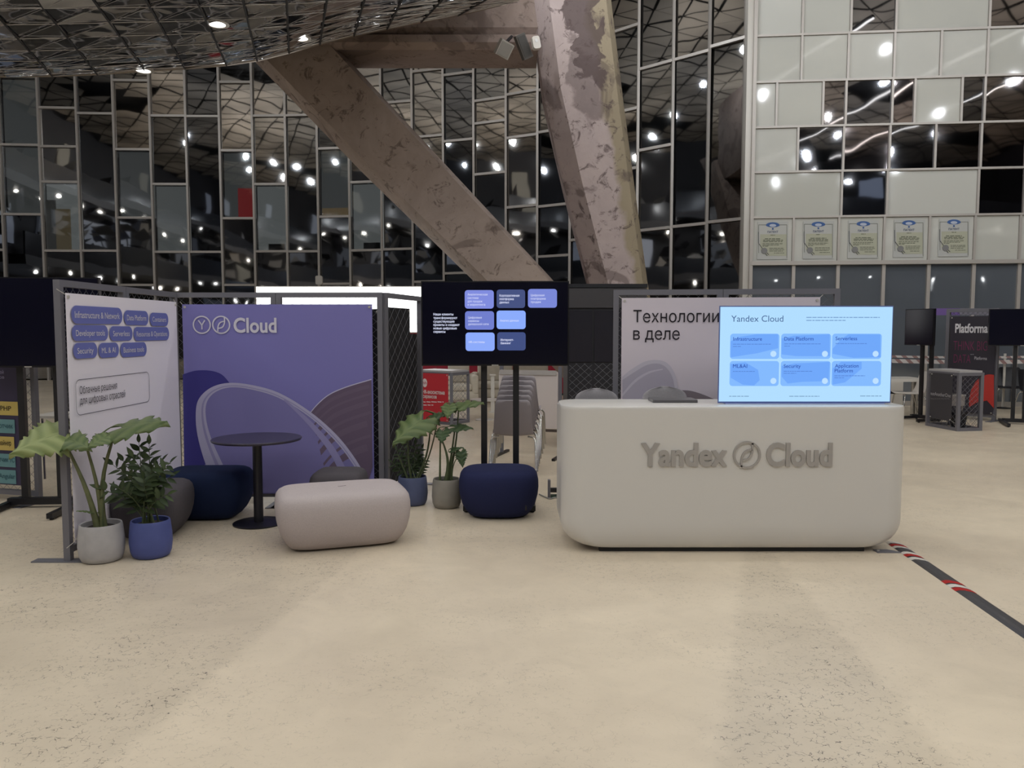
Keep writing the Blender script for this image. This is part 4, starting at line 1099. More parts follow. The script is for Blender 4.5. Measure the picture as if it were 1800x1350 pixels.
a = gnd(876, 913); pouf('navy blue fabric pouf in front of the television stand', (a.x, a.y+0.20), 0.69, 0.62, 0.40, 0.02, M_PN, False, 3.0, 0.22)
a = gnd(372, 915); pouf('dark blue fabric pouf against the violet banner corner', (a.x-0.10, a.y+0.17), 0.72, 0.58, 0.40, 0.03, M_PB, False)
a = gnd(272, 952); pouf('charcoal fabric pouf behind the blue plant pot', (a.x-0.10, a.y+0.22), 0.52, 0.58, 0.40, 0.10, M_PG, False)
a = at(599, 850, 6.78); pouf('charcoal fabric pouf behind the large light grey pouf', (a.x, 6.72), 0.46, 0.46, 0.39, 0.0, M_PG, True)

# ---------------------------------------------------------------- bistro table
tbp = gnd(455, 920)
tb = thing('bistro_table', 'round black bistro table on a single column and disc foot', 'table', (tbp.x, tbp.y, 0))
M_TB = mat('table_black', (26, 25, 33), 0.35)
hT = 0.715
MB().lathe([(0.0005, 0.0), (0.205, 0.0), (0.207, 0.010), (0.20, 0.014), (0.06, 0.018), (0.0005, 0.018)], 40).build('foot_disc', M_TB, tb, True, 30)
MB().lathe([(0.038, 0.016), (0.038, hT-0.03), (0.12, hT-0.028), (0.12, hT-0.02)], 24).build('column', M_TB, tb, True, 30)
MB().lathe([(0.0005, hT-0.02), (0.352, hT-0.02), (0.358, hT-0.012), (0.358, hT-0.004), (0.352, hT), (0.0005, hT)], 56).build('table_top', mat('table_top_black', (44, 40, 56), 0.3), tb, True, 30)

# ---------------------------------------------------------------- potted plants
def pot_parts(o, r, h, m):
    prof = [(0.0005, 0.0), (r*0.74, 0.0), (r*0.86, h*0.04), (r*0.95, h*0.16), (r, h*0.40), (r*0.985, h*0.62), (r*0.93, h*0.9), (r*0.91, h*0.97), (r*0.885, h), (r*0.83, h*0.985), (r*0.82, h*0.93), (r*0.84, h*0.86), (0.0005, h*0.86)]
    MB().lathe(prof, 40).build('pot', m, o, True, 50)
    MB().lathe([(r*0.83, h*0.85), (r*0.6, h*0.90), (0.0005, h*0.91)], 24).build('soil', M_SOIL, o)
def leaf_mat(name, a, b):
    m = bpy.data.materials.new(name); m.use_nodes = True; nt = m.node_tree; N = nt.nodes; L = nt.links; bs = N['Principled BSDF']
    bs.inputs['Roughness'].default_value = 0.42; bs.inputs['Specular IOR Level'].default_value = 0.4
    at_ = N.new('ShaderNodeAttribute'); at_.attribute_name = 'vein'
    tc = N.new('ShaderNodeTexCoord'); nz = N.new('ShaderNodeTexNoise'); nz.inputs['Scale'].default_value = 9; L.new(tc.outputs['Object'], nz.inputs['Vector'])
    ad = N.new('ShaderNodeMath'); ad.operation = 'MULTIPLY_ADD'; L.new(nz.outputs['Fac'], ad.inputs[0]); ad.inputs[1].default_value = 0.5; L.new(at_.outputs['Fac'], ad.inputs[2])
    mx = N.new('ShaderNodeMix'); mx.data_type = 'RGBA'; L.new(ad.outputs[0], mx.inputs['Factor']); mx.inputs['A'].default_value = lin(a); mx.inputs['B'].default_value = lin(b)
    L.new(mx.outputs['Result'], bs.inputs['Base Color'])
    tr = N.new('ShaderNodeBsdfTranslucent'); L.new(mx.outputs['Result'], tr.inputs[0]); ms = N.new('ShaderNodeMixShader'); ms.inputs[0].default_value = 0.2
    L.new(bs.outputs[0], ms.inputs[1]); L.new(tr.outputs[0], ms.inputs[2]); L.new(ms.outputs[0], N['Material Output'].inputs[0])
    return m
M_LF = [leaf_mat('leaf_light', (112, 128, 74), (150, 160, 106)), leaf_mat('leaf_mid', (76, 98, 58), (112, 126, 82)), leaf_mat('leaf_dark', (52, 74, 48), (84, 102, 68))]
M_STEM = mat('petiole', (96, 100, 66), 0.5, noise=0.2, nscale=12)
M_STEMD = mat('petiole_dark', (74, 84, 54), 0.5, noise=0.2, nscale=12)
def arrow_leaf(o, base, tip, width, up, m, droop=0.1, lobe=0.34, rip=0.02, teeth=0.085, seed=1):
    width *= 1.1; rip *= 1.5
    """scalloped arrow-shaped blade; base = where the stalk joins, tip = its point, up = side facing the light"""
    base = Vector(base); tip = Vector(tip); ax = tip-base; ln = ax.length; ax.normalize()
    up = Vector(up); sd = ax.cross(up).normalized(); up = sd.cross(ax).normalized()
    rnd = random.Random(seed); nu, nv = 26, 7
    prof = []
    # half width along the blade from the lobe ends (-lobe) to the tip (1)
    for i in range(nu+1):
        u = -lobe + (1+lobe)*i/nu
        if u < 0: w = 0.92 * math.sqrt(max(0.0, 1-(u/-lobe)**2.2)) if u > -lobe else 0.0
        else: w = (0.92+0.10*math.sin(PI*min(u/0.4, 1)))*(1-u**1.5)
        prof.append((u, w))
    vs = []; vein = []; idx = {}
    for s in (-1, 1):
        for i, (u, w) in enumerate(prof):
            for j in range(nv+1):
                v = j/nv
                ww = w*width/2
                if j == nv: ww *= 1 + teeth*2*math.sin(i*2.2+seed) + teeth*rnd.uniform(-0.5, 0.5)
                inner = 0.0
                if u < 0: inner = min(0.30*width*(-u/lobe)**0.8, ww)       # notch between the two lobes
                x = inner + (ww-inner)*v
                fold = 0.16*x + 0.10*width*(x/(width/2))**2*-1.0
                zz = fold - droop*ln*(max(u, 0)**2) - droop*0.6*ln*(min(u, 0)**2)*4 - 0.12*width*(v**2)*(0.5+0.5*u)
                ripple = rip*width*math.cos((i*1.05 + j*0.9))*v
                lean = 0.10*ln*v*(1-abs(u))      # side veins sweep towards the tip
                vs.append(base + ax*(u*ln+lean) + sd*(s*x) + up*(zz+ripple)); vein.append(1.0 if j == 0 else 0.45+0.45*math.cos(i*1.05+j*0.9)); idx[(s, i, j)] = len(vs)-1
    fs = []
    for s in (-1, 1):
        for i in range(nu):
            for j in range(nv):
                q = [idx[(s, i, j)], idx[(s, i+1, j)], idx[(s, i+1, j+1)], idx[(s, i, j+1)]]
                fs.append(tuple(q if s > 0 else q[::-1]))
    me = bpy.data.meshes.new('leaf'); me.from_pydata([tuple(v) for v in vs], [], fs)
    at_ = me.attributes.new('vein', 'FLOAT', 'POINT'); at_.data.foreach_set('value', vein)
    bm = bmesh.new(); bm.from_mesh(me); bmesh.ops.remove_doubles(bm, verts=bm.verts[:], dist=0.0004); bmesh.ops.recalc_face_normals(bm, faces=bm.faces[:]); bm.to_mesh(me); bm.free()
    me.shade_smooth(); me.materials.append(m)
    ob = link('leaf', me, o)
    mo = ob.modifiers.new('thickness', 'SOLIDIFY'); mo.thickness = 0.0016; mo.offset = 0
    rib = [base + ax*(u*ln) + up*(-droop*ln*u*u - 0.002) for u in (0, 0.3, 0.6, 0.9)]
    MB().path(rib, [0.005, 0.004, 0.003, 0.0015], 6).build('midrib', m, ob, True)
    return ob
def petiole(o, p0, p1, r0, r1, bow=(0, 0, 0), m=None):
    p0 = Vector(p0); p1 = Vector(p1); b = Vector(bow)
    pts = [p0.lerp(p1, t) + b*(math.sin(PI*t)) for t in (0, .15, .3, .45, .6, .75, .9, 1)]
    n = len(pts)
    MB().path(pts, [r0 + (r1-r0)*(i/(n-1))**0.6 for i in range(n)], 8).build('leaf_stalk', m or M_STEM, o, True, 60)
class PlantAt:
    """photo point at a given depth, in the local frame of a plant standing at loc"""
    def __init__(s, loc): s.l = Vector((loc[0], loc[1], 0))
    def __call__(s, px, py, Y): return at(px, py, Y) - s.l

# big-leaved plant in the pale grey pot by the banner post
M_POTG = mat('pot_grey', (170, 167, 167), 0.75, noise=0.07, nscale=14); M_POTB = mat('pot_blue', (72, 82, 140), 0.6, noise=0.06, nscale=14)
M_POTN = mat('pot_slate_blue', (78, 86, 118), 0.65, noise=0.06, nscale=14); M_POTW = mat('pot_warm_grey', (140, 135, 126), 0.75, noise=0.07, nscale=14)
p = gnd(160, 995); p.y += 0.145
g = thing('potted_plant', 'tall arrow-leaf plant in a pale grey pot beside the banner post', 'plant', (p.x, p.y, 0), 0, 'arrow-leaf plants')
pot_parts(g, 0.150, 0.262, M_POTG); L_ = PlantAt(p); Yp = p.y
z0 = 0.22
petiole(g, (-0.02, 0.0, z0), L_(119, 788, Yp-0.05), 0.028, 0.008, (0.02, 0, 0.0))
petiole(g, (0.0, 0.02, z0), L_(151, 782, Yp-0.02), 0.022, 0.008, (0.02, 0, 0))
petiole(g, (0.02, 0.0, z0), L_(201, 764, Yp+0.05), 0.026, 0.008, (-0.045, 0, 0))
petiole(g, (0.03, -0.02, z0), L_(184, 868, Yp-0.04), 0.008, 0.004, (-0.01, 0, 0), M_STEMD)
petiole(g, (0.035, 0.01, z0), L_(172, 900, Yp-0.02), 0.012, 0.004, (0, 0, 0))
arrow_leaf(g, L_(112, 760, Yp-0.02), L_(16, 788, Yp-0.30), 0.34, (0.15, -0.75, 0.8), M_LF[0], 0.14, 0.30, 0.025, seed=3)
arrow_leaf(g, L_(214, 752, Yp+0.05), L_(291, 735, Yp-0.12), 0.34, (0.05, -0.42, 0.9), M_LF[1], 0.05, 0.62, 0.02, seed=5)
arrow_leaf(g, L_(119, 771, Yp-0.06), L_(156, 784, Yp-0.22), 0.17, (-0.2, -0.5, 0.85), M_LF[1], 0.1, 0.4, 0.02, seed=7)
arrow_leaf(g, L_(189, 766, Yp-0.05), L_(154, 783, Yp-0.22), 0.13, (0.2, -0.7, 0.7), M_LF[1], 0.1, 0.2, 0.02, seed=8)
arrow_leaf(g, L_(160, 900, Yp-0.04), L_(136, 895, Yp-0.14), 0.05, (0, -0.5, 0.85), M_LF[1], 0.1, 0.2, 0.02, seed=9)

# feathery plant in the blue pot
p = gnd(250, 987); p.y += 0.14
z_ = thing('potted_plant', 'dark feathery plant with paired glossy leaflets in a bright blue pot', 'plant', (p.x, p.y, 0))
pot_parts(z_, 0.143, 0.262, M_POTB); L_ = PlantAt(p); Yp = p.y
M_ZZ = [leaf_mat('leaflet_dark', (40, 54, 36), (62, 76, 50)), leaf_mat('leaflet_mid', (56, 72, 46), (80, 94, 62))]
lm = []
for k in range(2):
    vs = []; fs = []
    for i in range(7):
        t = i/6; w = 0.46*math.sin(PI*t**0.8)*(1-0.25*t) if 0 < i < 6 else 0.0
        for s in (-1, 0, 1): vs.append((t, s*w/2, 0.10*abs(s)*w - 0.10*t*t))
    for i in range(6):
        a = i*3; fs += [(a, a+3, a+4, a+1), (a+1, a+4, a+5, a+2)]
    me = bpy.data.meshes.new('leaflet'); me.from_pydata(vs, [], fs)
    at_ = me.attributes.new('vein', 'FLOAT', 'POINT'); at_.data.foreach_set('value', [0.9 if i % 3 == 1 else 0.1 for i in range(len(vs))])
    me.shade_smooth(); me.materials.append(M_ZZ[k]); lm.append(me)
def frond(o, base, tip, bow, n, size, seed, mats=lm, first=0.35):
    rnd = random.Random(seed); base = Vector(base); tip = Vector(tip); bow = Vector(bow)
    pt = lambda t: base.lerp(tip, t) + bow*math.sin(PI*t)
    st = MB().path([pt(t/8) for t in range(9)], [0.007*(1-t/10) for t in range(9)], 6).build('stem', M_STEMD, o, True)
    for k in range(n):
        t = first + (1-first)*(k+0.5)/n
        c = pt(t); ax = (pt(min(t+.05, 1.0)) - pt(t-.05)).normalized()
        sd = ax.cross(Vector((rnd.uniform(-.5, .5), -1, 0.2))).normalized() * (1 if k % 2 else -1)
        dr = (sd + ax*0.55 + Vector((0, rnd.uniform(-.5, .2), rnd.uniform(-.15, .25)))).normalized()
        if k == n-1: dr = ax
        zz = Vector((rnd.uniform(-.3, .3), -0.6, 0.8)); yy = zz.cross(dr).normalized(); zz = dr.cross(yy)
        s = size*(1.05-0.35*abs(2*t-1.15))*rnd.uniform(0.85, 1.15)
        lf = link('leaflet', rnd.choice(mats), st)
        lf.matrix_local = Matrix(((dr.x*s, yy.x*s, zz.x*s, c.x), (dr.y*s, yy.y*s, zz.y*s, c.y), (dr.z*s, yy.z*s, zz.z*s, c.z), (0, 0, 0, 1)))
for k, (tx, ty, dy, bx) in enumerate(((244,775,-.02,0),(262,778,.03,.0),(300,812,-.05,-.05),(196,815,-.05,.05),(176,858,-.1,.04),(215,808,.05,.03),(286,808,.05,-.05),(302,836,.0,-.06),(232,800,-.12,.02),(270,818,-.14,-.02),(296,868,-.1,-.05),(208,858,-.16,.03),(252,840,-.18,0))):
    b_ = (random.uniform(-.05, .05), random.uniform(-.04, .04), 0.21)
    frond(z_, b_, L_(tx, ty, Yp+dy), (bx, 0, 0.03), 13, 0.105, k+20, lm, 0.30)

# arrow-leaf plant in the slate blue pot
p = gnd(722, 892); p.y += 0.14
g = thing('potted_plant', 'big arrow-leaf plant in a slate blue pot against the black cloth', 'plant', (p.x, p.y, 0), 0, 'arrow-leaf plants')
pot_parts(g, 0.140, 0.262, M_POTN); L_ = PlantAt(p); Yp = p.y
petiole(g, (-0.01, 0, z0), L_(717, 770, Yp-0.02), 0.014, 0.006, (-0.01, 0, 0), M_STEMD)
petiole(g, (0.03, 0, z0), L_(757, 746, Yp-0.02), 0.014, 0.006, (0.03, 0, -0.02), M_STEMD)
petiole(g, (0.05, 0, z0), L_(768, 744, Yp), 0.010, 0.005, (0.02, 0, -0.02), M_STEMD)
petiole(g, (-0.04, 0, z0), L_(700, 800, Yp), 0.012, 0.006, (0, 0, 0), M_STEMD)
arrow_leaf(g, L_(742, 738, Yp-0.06), L_(689, 774, Yp-0.34), 0.33, (-0.25, -0.75, 0.75), M_LF[1], 0.08, 0.45, 0.035, seed=11)
arrow_leaf(g, L_(756, 735, Yp+0.02), L_(787, 723, Yp-0.08), 0.14, (0.1, -0.6, 0.8), M_LF[2], 0.08, 0.3, 0.03, seed=13)
for k, (tx, ty, bx) in enumerate(((697,790,.0),(708,782,.0),(730,778,0),(742,786,0),(748,806,.0),(688,812,.0),(736,800,.0))):
    frond(g, (random.uniform(-.05, .05), random.uniform(-.03, .06), 0.21), L_(tx, ty, Yp+0.06), (bx, 0, 0.0), 11, 0.075, k+60, [lm[0]], 0.25)

# arrow-leaf plant in the warm grey pot
p = gnd(783, 897); p.y += 0.135
g = thing('potted_plant', 'slender arrow-leaf plant in a warm grey pot beside the navy pouf', 'plant', (p.x, p.y, 0), 0, 'arrow-leaf plants')
pot_parts(g, 0.134, 0.262, M_POTW); L_ = PlantAt(p); Yp = p.y
petiole(g, (-0.06, 0, z0), L_(774, 768, Yp), 0.012, 0.006, (0, 0, 0), M_STEMD)
petiole(g, (-0.01, 0, z0), L_(778, 776, Yp-0.02), 0.026, 0.006, (0.035, 0, 0), M_STEMD)
petiole(g, (0.01, 0.02, z0), L_(800, 752, Yp), 0.018, 0.006, (0.0, 0, 0), M_STEMD)
petiole(g, (0.01, 0.03, z0), L_(806, 718, Yp+0.05), 0.014, 0.006, (0.02, 0, 0), M_STEMD)
petiole(g, (0.05, 0, z0), L_(803, 805, Yp-0.02), 0.008, 0.004, (-0.015, 0, 0.02), M_STEMD)
petiole(g, (0.04, 0, z0), L_(795, 792, Yp-0.02), 0.007, 0.004, (0, 0, 0), M_STEMD)
arrow_leaf(g, L_(803, 713, Yp+0.02), L_(848, 703, Yp-0.10), 0.20, (0.1, -0.45, 0.9), M_LF[1], 0.08, 0.62, 0.03, seed=17)
arrow_leaf(g, L_(790, 712, Yp-0.02), L_(786, 730, Yp-0.22), 0.14, (0.0, -0.8, 0.6), M_LF[1], 0.1, 0.3, 0.03, seed=18)
arrow_leaf(g, L_(800, 751, Yp-0.02), L_(830, 749, Yp-0.10), 0.13, (0.0, -0.5, 0.85), M_LF[2], 0.1, 0.9, 0.03, seed=19)
arrow_leaf(g, L_(778, 758, Yp-0.04), L_(776, 776, Yp-0.16), 0.13, (-0.1, -0.8, 0.5), M_LF[2], 0.05, 0.5, 0.03, seed=21)
arrow_leaf(g, L_(810, 794, Yp-0.04), L_(813, 822, Yp-0.07), 0.105, (-0.1, -1, 0.2), M_LF[2], 0.04, 0.3, 0.03, seed=22)
arrow_leaf(g, L_(793, 791, Yp-0.02), L_(811, 786, Yp-0.06), 0.06, (0, -0.7, 0.7), M_LF[2], 0.08, 0.3, 0.03, seed=23)

# ---------------------------------------------------------------- neighbouring booth with red wall and lightbox
M_RED = mat('booth_red', (176, 34, 60), 0.6)
a, b = at(690, 600, 19.2), at(995, 600, 19.2)
rwall = thing('booth_wall', 'deep red booth wall behind the white sofa', 'partition', (a.x, a.y, 0))
ww = b.x-a.x
for k in range(4):
    MB().box(ww*k/4+0.004, ww*(k+1)/4-0.004, 0, 0.06, 0.05, 2.35).build('wall_board', M_RED, rwall)
MB().box(0, ww, 0, 0.08, 0.0, 0.05).build('plinth', M_BLACK, rwall)
a, b = at(450, 540, 18.6), at(800, 540, 18.6)
lb = thing('lightbox_sign', 'long glowing white lightbox above the neighbouring red booth', 'lightbox', (a.x, a.y, 0))
zt, zb = at(600, 503, 18.6).z, at(600, 585, 18.6).z; w = b.x-a.x
MB().box(0, w, 0, 0.16, zb, zt).build('housing', M_WHITE, lb)
MB().box(0.02, w-0.02, -0.01, 0.0, zb+0.02, zt-0.02).build('diffuser', glow((255, 255, 255), 3.0), lb)
for x in (0.1, w-0.1): MB().box(x-0.04, x+0.04, 0.05, 0.12, 0, zb).build('post', M_FRAME, lb)

def podium(label, front, ends, h, txt, face_m, group='mesh sided exhibition podiums', screen=None):
    """open box of grey tubes standing on one corner towards the camera: front = near corner, ends = (corner of the poster side, corner of the open side)"""
    f = Vector((front[0], front[1])); l = Vector(ends[0]); r = Vector(ends[1]); k = l + r - f
    o = thing('podium', label, 'podium', (f.x, f.y, 0), 0, group); t = 0.05
    loc = [(p - f) for p in (f, r, k, l)]
    for p in loc: MB().box(p.x-t/2, p.x+t/2, p.y-t/2, p.y+t/2, 0, h-0.03).build('post', M_FRAME, o)
    for i in range(4):
        p, q = loc[i], loc[(i+1) % 4]
        for z in (0.025, h-0.055): MB().bar((p.x, p.y, z), (q.x, q.y, z), t, t).build('rail', M_FRAME, o)
    MB().hprism([(p.x*1.02-0.0, p.y*1.02) for p in loc], h-0.03, h).build('top_board', mat('podium_top', (178, 174, 172), 0.4), o)
    for (p, q, nm) in ((loc[0], loc[1], 'wire_mesh'), (loc[1], loc[2], 'wire_mesh'), (loc[3], loc[0], 'wire_mesh')):
        d = (q-p); ln = d.length
        wm = wire_lattice(t, ln-t, 0.05, h-0.08, 0.10, 0.0022).build(nm, M_WIRE, o)
        wm.location = (p.x, p.y, 0); wm.rotation_euler = (0, 0, math.atan2(d.y, d.x))
    return o, f, l, r
# red poster podium
fr = gnd(794, 747); lf = gnd(735, 742); rt = gnd(823, 742)
po, f, l, r = podium('grey mesh podium with a red poster in front of the white sofa', (fr.x, fr.y), ((lf.x, lf.y), (rt.x, rt.y)), at(794, 652, fr.y).z, None, None)
PP = Plane(l, f, -0.04)
x1 = PP.loc(788, 700)[0]
rb_ = banner(PP, 0.03, x1, PP.loc(780, 741)[1], PP.loc(780, 657)[1], 'red poster with a round white badge hung on the podium', mat('poster_red', (190, 40, 52), 0.5), -0.04, 'poster', 0.002)
pr = Print(PP, rb_, -0.045); PWH = ink((222, 206, 206))
c = pr.L(747, 673); MB().flat([(c[0]+0.055*math.cos(t*PI/10), c[1]+0.075*math.sin(t*PI/10)) for t in range(20)], pr.y).build('round_badge', PWH, rb_)
pr.text('hh', 743.6, 750.4, 675.5, 5.2, ink((170, 34, 48)), 0.0, 'lettering', 0.002)
pr.text('HR-экосистема', 743.5, 782, 692.5, 6.2, PWH, 0.03, 'lettering', 0.001)
pr.text('сервисов', 743.5, 768, 699.8, 5.6, PWH, 0.03, 'lettering', 0.001)
pr.words(743.5, 780, 706.5, 1.6, PWH, 'small_print', 0.001); pr.words(743.5, 762, 712, 1.6, PWH, 'small_print', 0.001)

# white sofas
M_SOFA = mat('sofa_white', (205, 196, 180), 0.7, noise=0.04, nscale=10)
def cushion(mb, x0, x1, y0, y1, z0, z1, r=0.04):
    rings = []
    for z, i in ((z0, r), (z0+r*0.4, r*0.25), (z0+r, 0), (z1-r, 0), (z1-r*0.4, r*0.25), (z1, r)):
        rings.append([(p[0], p[1], z) for p in rrect(x0+i, x1-i, y0+i, y1-i, r*1.2)])
    mb.loft(rings); return mb
def sofa(label, loc, rz, w, cols):
    o = thing('sofa', label, 'sofa', (loc[0], loc[1], 0), rz, 'white sofas of the red booth')
    cushion(MB(), 0, w, 0.0, 0.82, 0.10, 0.30).build('base', M_SOFA, o, True)
    for k in range(cols):
        x0 = 0.14 + (w-0.28)*k/cols; x1 = 0.14 + (w-0.28)*(k+1)/cols
        cushion(MB(), x0+.005, x1-.005, -0.02, 0.62, 0.30, 0.45).build('seat_cushion', M_SOFA, o, True)
        cushion(MB(), x0+.005, x1-.005, 0.56, 0.80, 0.44, 0.88).build('back_cushion', M_SOFA, o, True)
    for x0 in (0.0, w-0.15): cushion(MB(), x0, x0+0.15, 0.0, 0.82, 0.2, 0.64).build('armrest', M_SOFA, o, True)
    for x in (0.08, w-0.08):
        for y in (0.08, 0.74): MB().tube((x, y, 0.0), (x, y, 0.11), 0.02, 8).build('leg', M_BLACK, o)
a = at(826, 700, 17.3); sofa('white tufted sofa against the red wall, right behind the chair stack', (a.x, 17.3), 0.0, 1.9, 2)
a = at(780, 700, 16.6); sofa('white sofa seen behind the red poster podium', (a.x, 16.6), 0.15, 0.75, 1)
a = gnd(853, 738)
cf = thing('coffee_table', 'low round white coffee table between podium and sofa', 'table', (a.x, a.y, 0))
MB().lathe([(0.0005, 0.0), (0.18, 0.0), (0.18, 0.012), (0.03, 0.03), (0.03, 0.33), (0.1, 0.34), (0.1, 0.35)], 24).build('pedestal', M_WHITE, cf, True, 30)
MB().lathe([(0.0005, 0.35), (0.27, 0.35), (0.275, 0.37), (0.0005, 0.372)], 36).build('table_top', M_WHITE, cf, True, 30)
a = at(866, 700, 15.2)
ps_ = thing('white_pedestal', 'slim white pedestal post in front of the sofa', 'pedestal', (a.x, 15.2, 0))
MB().box(-0.035, 0.035, -0.035, 0.035, 0.02, 0.72).build('shaft', M_WHITE, ps_)
MB().box(-0.07, 0.07, -0.07, 0.07, 0.0, 0.02).build('foot_plate', M_WHITE, ps_)
MB().box(-0.06, 0.06, -0.06, 0.06, 0.72, 0.745).build('cap', M_WHITE, ps_)

# folded table tipped upright on grey legs
a, b = at(877, 700, 10.0), at(980, 700, 9.75)
PF = Plane((a.x, a.y), (b.x, b.y)); w = PF.len
ft = thing('folding_table', 'white folding table tipped upright on grey legs behind the chair stack', 'table', (a.x, a.y, 0), PF.rot)
z0, z1 = PF.loc(930, 752)[1], PF.loc(930, 652)[1]
MB().prism(rrect(0, w, z0, z1, 0.03), 0.0, 0.03).build('table_top', mat('tabletop_white', (200, 190, 186), 0.4), ft)
MB().prism(rrect(0.01, w-0.01, z1-0.05, z1+0.01, 0.02), -0.012, 0.0).build('edge_band', mat('edge_grey', (170, 164, 160), 0.4), ft)
MB().box(0.0, w+0.05, 0.02, 0.06, z0-0.045, z0-0.015).build('cross_bar', mat('bar_brown', (88, 78, 72), 0.4), ft)
for x in (0.02, w+0.02): MB().box(x-0.02, x+0.02, 0.03, 0.07, 0.02, z1 + 0.06).build('leg', M_FRAME, ft)
for x in (0.02, w+0.02):
    f_ = MB().box(x-0.02, x+0.02, -0.26, 0.3, 0.0, 0.03).build('foot', M_BLACK, ft)
# stack of chairs
M_SHELL = mat('chair_shell_grey', (150, 143, 148), 0.45)
def shell_chair_meshes():
    def curve(u):      # back height profile: (y, z) from seat front to back top; the back leans to -y
        P = smoothc([(0.44, 0.44), (0.25, 0.43), (0.06, 0.435), (0.0, 0.50), (-0.05, 0.66), (-0.09, 0.84)], 5)
        return P
    P = curve(0); nW = 10
    def part(idx, wid, name):
        mb = MB(); vs = []; n = len(idx)
        for s in (0, 1):
            for q, i in enumerate(idx):
                y, z = P[i]; t = q/(n-1)
                hw = wid(t)/2
                for k in range(nW+1):
                    u = -1+2*k/nW; bend = 0.03*u*u
                    vs.append((u*hw, y + (bend if z > 0.46 else 0) - s*(0.008 if z > 0.46 else 0), z + (bend*0.6 if z < 0.46 else 0) - s*0.008))
        q = nW+1; m = n*q; fs = []
        for i in range(n-1):
            for k in range(nW):
                a = i*q+k; fs += [(a, a+1, a+1+q, a+q), (a+m, a+q+m, a+1+q+m, a+1+m)]
        for k in range(nW): fs += [(k, k+m, k+1+m, k+1), ((n-1)*q+k, (n-1)*q+k+1, (n-1)*q+k+1+m, (n-1)*q+k+m)]
        for i in range(n-1): fs += [(i*q, i*q+q, i*q+q+m, i*q+m), (i*q+nW, i*q+nW+m, i*q+q+nW+m, i*q+q+nW)]
        return MB().add(vs, fs).mesh(name, M_SHELL, True, 50)
    seat = part(list(range(0, 14)), lambda t: 0.40+0.05*math.sin(PI*t), 'seat')
    back = part(list(range(13, len(P))), lambda t: 0.45-0.07*t - (0.06*max(0, (t-0.85)/0.15)**2), 'backrest')
    legs = []
    for sx_ in (-1, 1):
        legs.append(MB().path([(sx_*0.16, 0.36, 0.42), (sx_*0.22, 0.37, 0.415), (sx_*0.245, 0.38, 0.38), (sx_*0.26, 0.43, 0.0)], 0.011, 8).mesh('leg', M_CHROME, True, 60))
        legs.append(MB().path([(sx_*0.16, 0.06, 0.42), (sx_*0.22, 0.05, 0.415), (sx_*0.245, 0.03, 0.38), (sx_*0.26, -0.10, 0.0)], 0.011, 8).mesh('leg', M_CHROME, True, 60))
    return seat, back, legs
ch_seat, ch_back, ch_legs = shell_chair_meshes()
def shell_chair(label, loc, rz, group, recolor=None):
    o = thing('stacking_chair', label, 'chair', loc, rz, group)
    link('seat', ch_seat, o); link('backrest', ch_back, o)
    for l in ch_legs: link('leg', l, o)
    return o
a = gnd(905, 838)
order = ('lowest', 'second lowest', 'third lowest', 'third highest', 'second highest', 'topmost')
for k in range(6):
    shell_chair('grey plastic chair with chrome legs, %s in the stack behind the television' % order[k], (a.x - 0.02 + 0.014*k, a.y + 0.10 + 0.055*k, 0.05*k), -0.06 - 0.015*k, 'stack of grey plastic chairs')

# black screen wall and its frame beyond the booth
a, b = at(998, 560, 10.6), at(1136, 560, 10.6)
bw = thing('black_booth', 'black clad booth block between the television and the grey banner frame', 'booth', (a.x, a.y, 0)); w = b.x-a.x
zt = at(1060, 499, 10.6).z
MB().box(0, w, 0.0, 0.9, 0.0, zt-0.06).build('core', mat('booth_black', (26, 25, 31), 0.5), bw)
MB().box(-0.01, w+0.01, -0.02, 0.92, zt-0.05, zt).build('top_slab', M_BLACK, bw)
MB().box(0.0, w, -0.03, 0.0, zt-0.32, zt-0.06).build('header_panel', mat('booth_header', (62, 60, 62), 0.35), bw)
zz = at(1060, 636, 10.6).z
for x0, x1 in ((0.02, w*0.31), (w*0.34, w*0.97)):
    MB().box(x0, x1, -0.02, 0.0, zz, zt-0.36).build('dark_panel', mat('booth_panel', (34, 33, 40), 0.25), bw)
    wm = wire_lattice(x0, x1, 0.15, zz-0.02, 0.11, 0.0022, 0.9, -0.02).build('wire_mesh', M_WIRE, bw)
# steel foot and cable beside the counter
a = gnd(972, 874)
ft = thing('stand_foot', 'black steel stand foot with upright stub beside the counter end', 'stand', (a.x, a.y, 0))
MB().box(-0.04, 0.16, -0.02, 0.02, 0.05, 0.09).build('cross_bar', M_BLACK, ft); MB().box(-0.05, -0.025, -0.03, 0.03, 0.0, 0.17).build('stub_post', M_FRAME, ft)
MB().box(-0.02, 0.2, -0.03, 0.05, 0.0, 0.02).build('foot_plate', mat('plate_green', (60, 80, 66), 0.5), ft)
cbp = [gnd(948, 870), gnd(956, 874), gnd(966, 878), gnd(975, 876), gnd(985, 877), gnd(998, 879)]
mb = MB().path([(p.x, p.y, 0.008) for p in smoothc([tuple(p) for p in cbp], 4) for p in [Vector(p)]], 0.006, 6)
tag(mb.build('power_cable', mat('cable_grey', (150, 150, 146), 0.5), None, True), 'thin grey power cable on the floor between pouf and counter', 'cable')

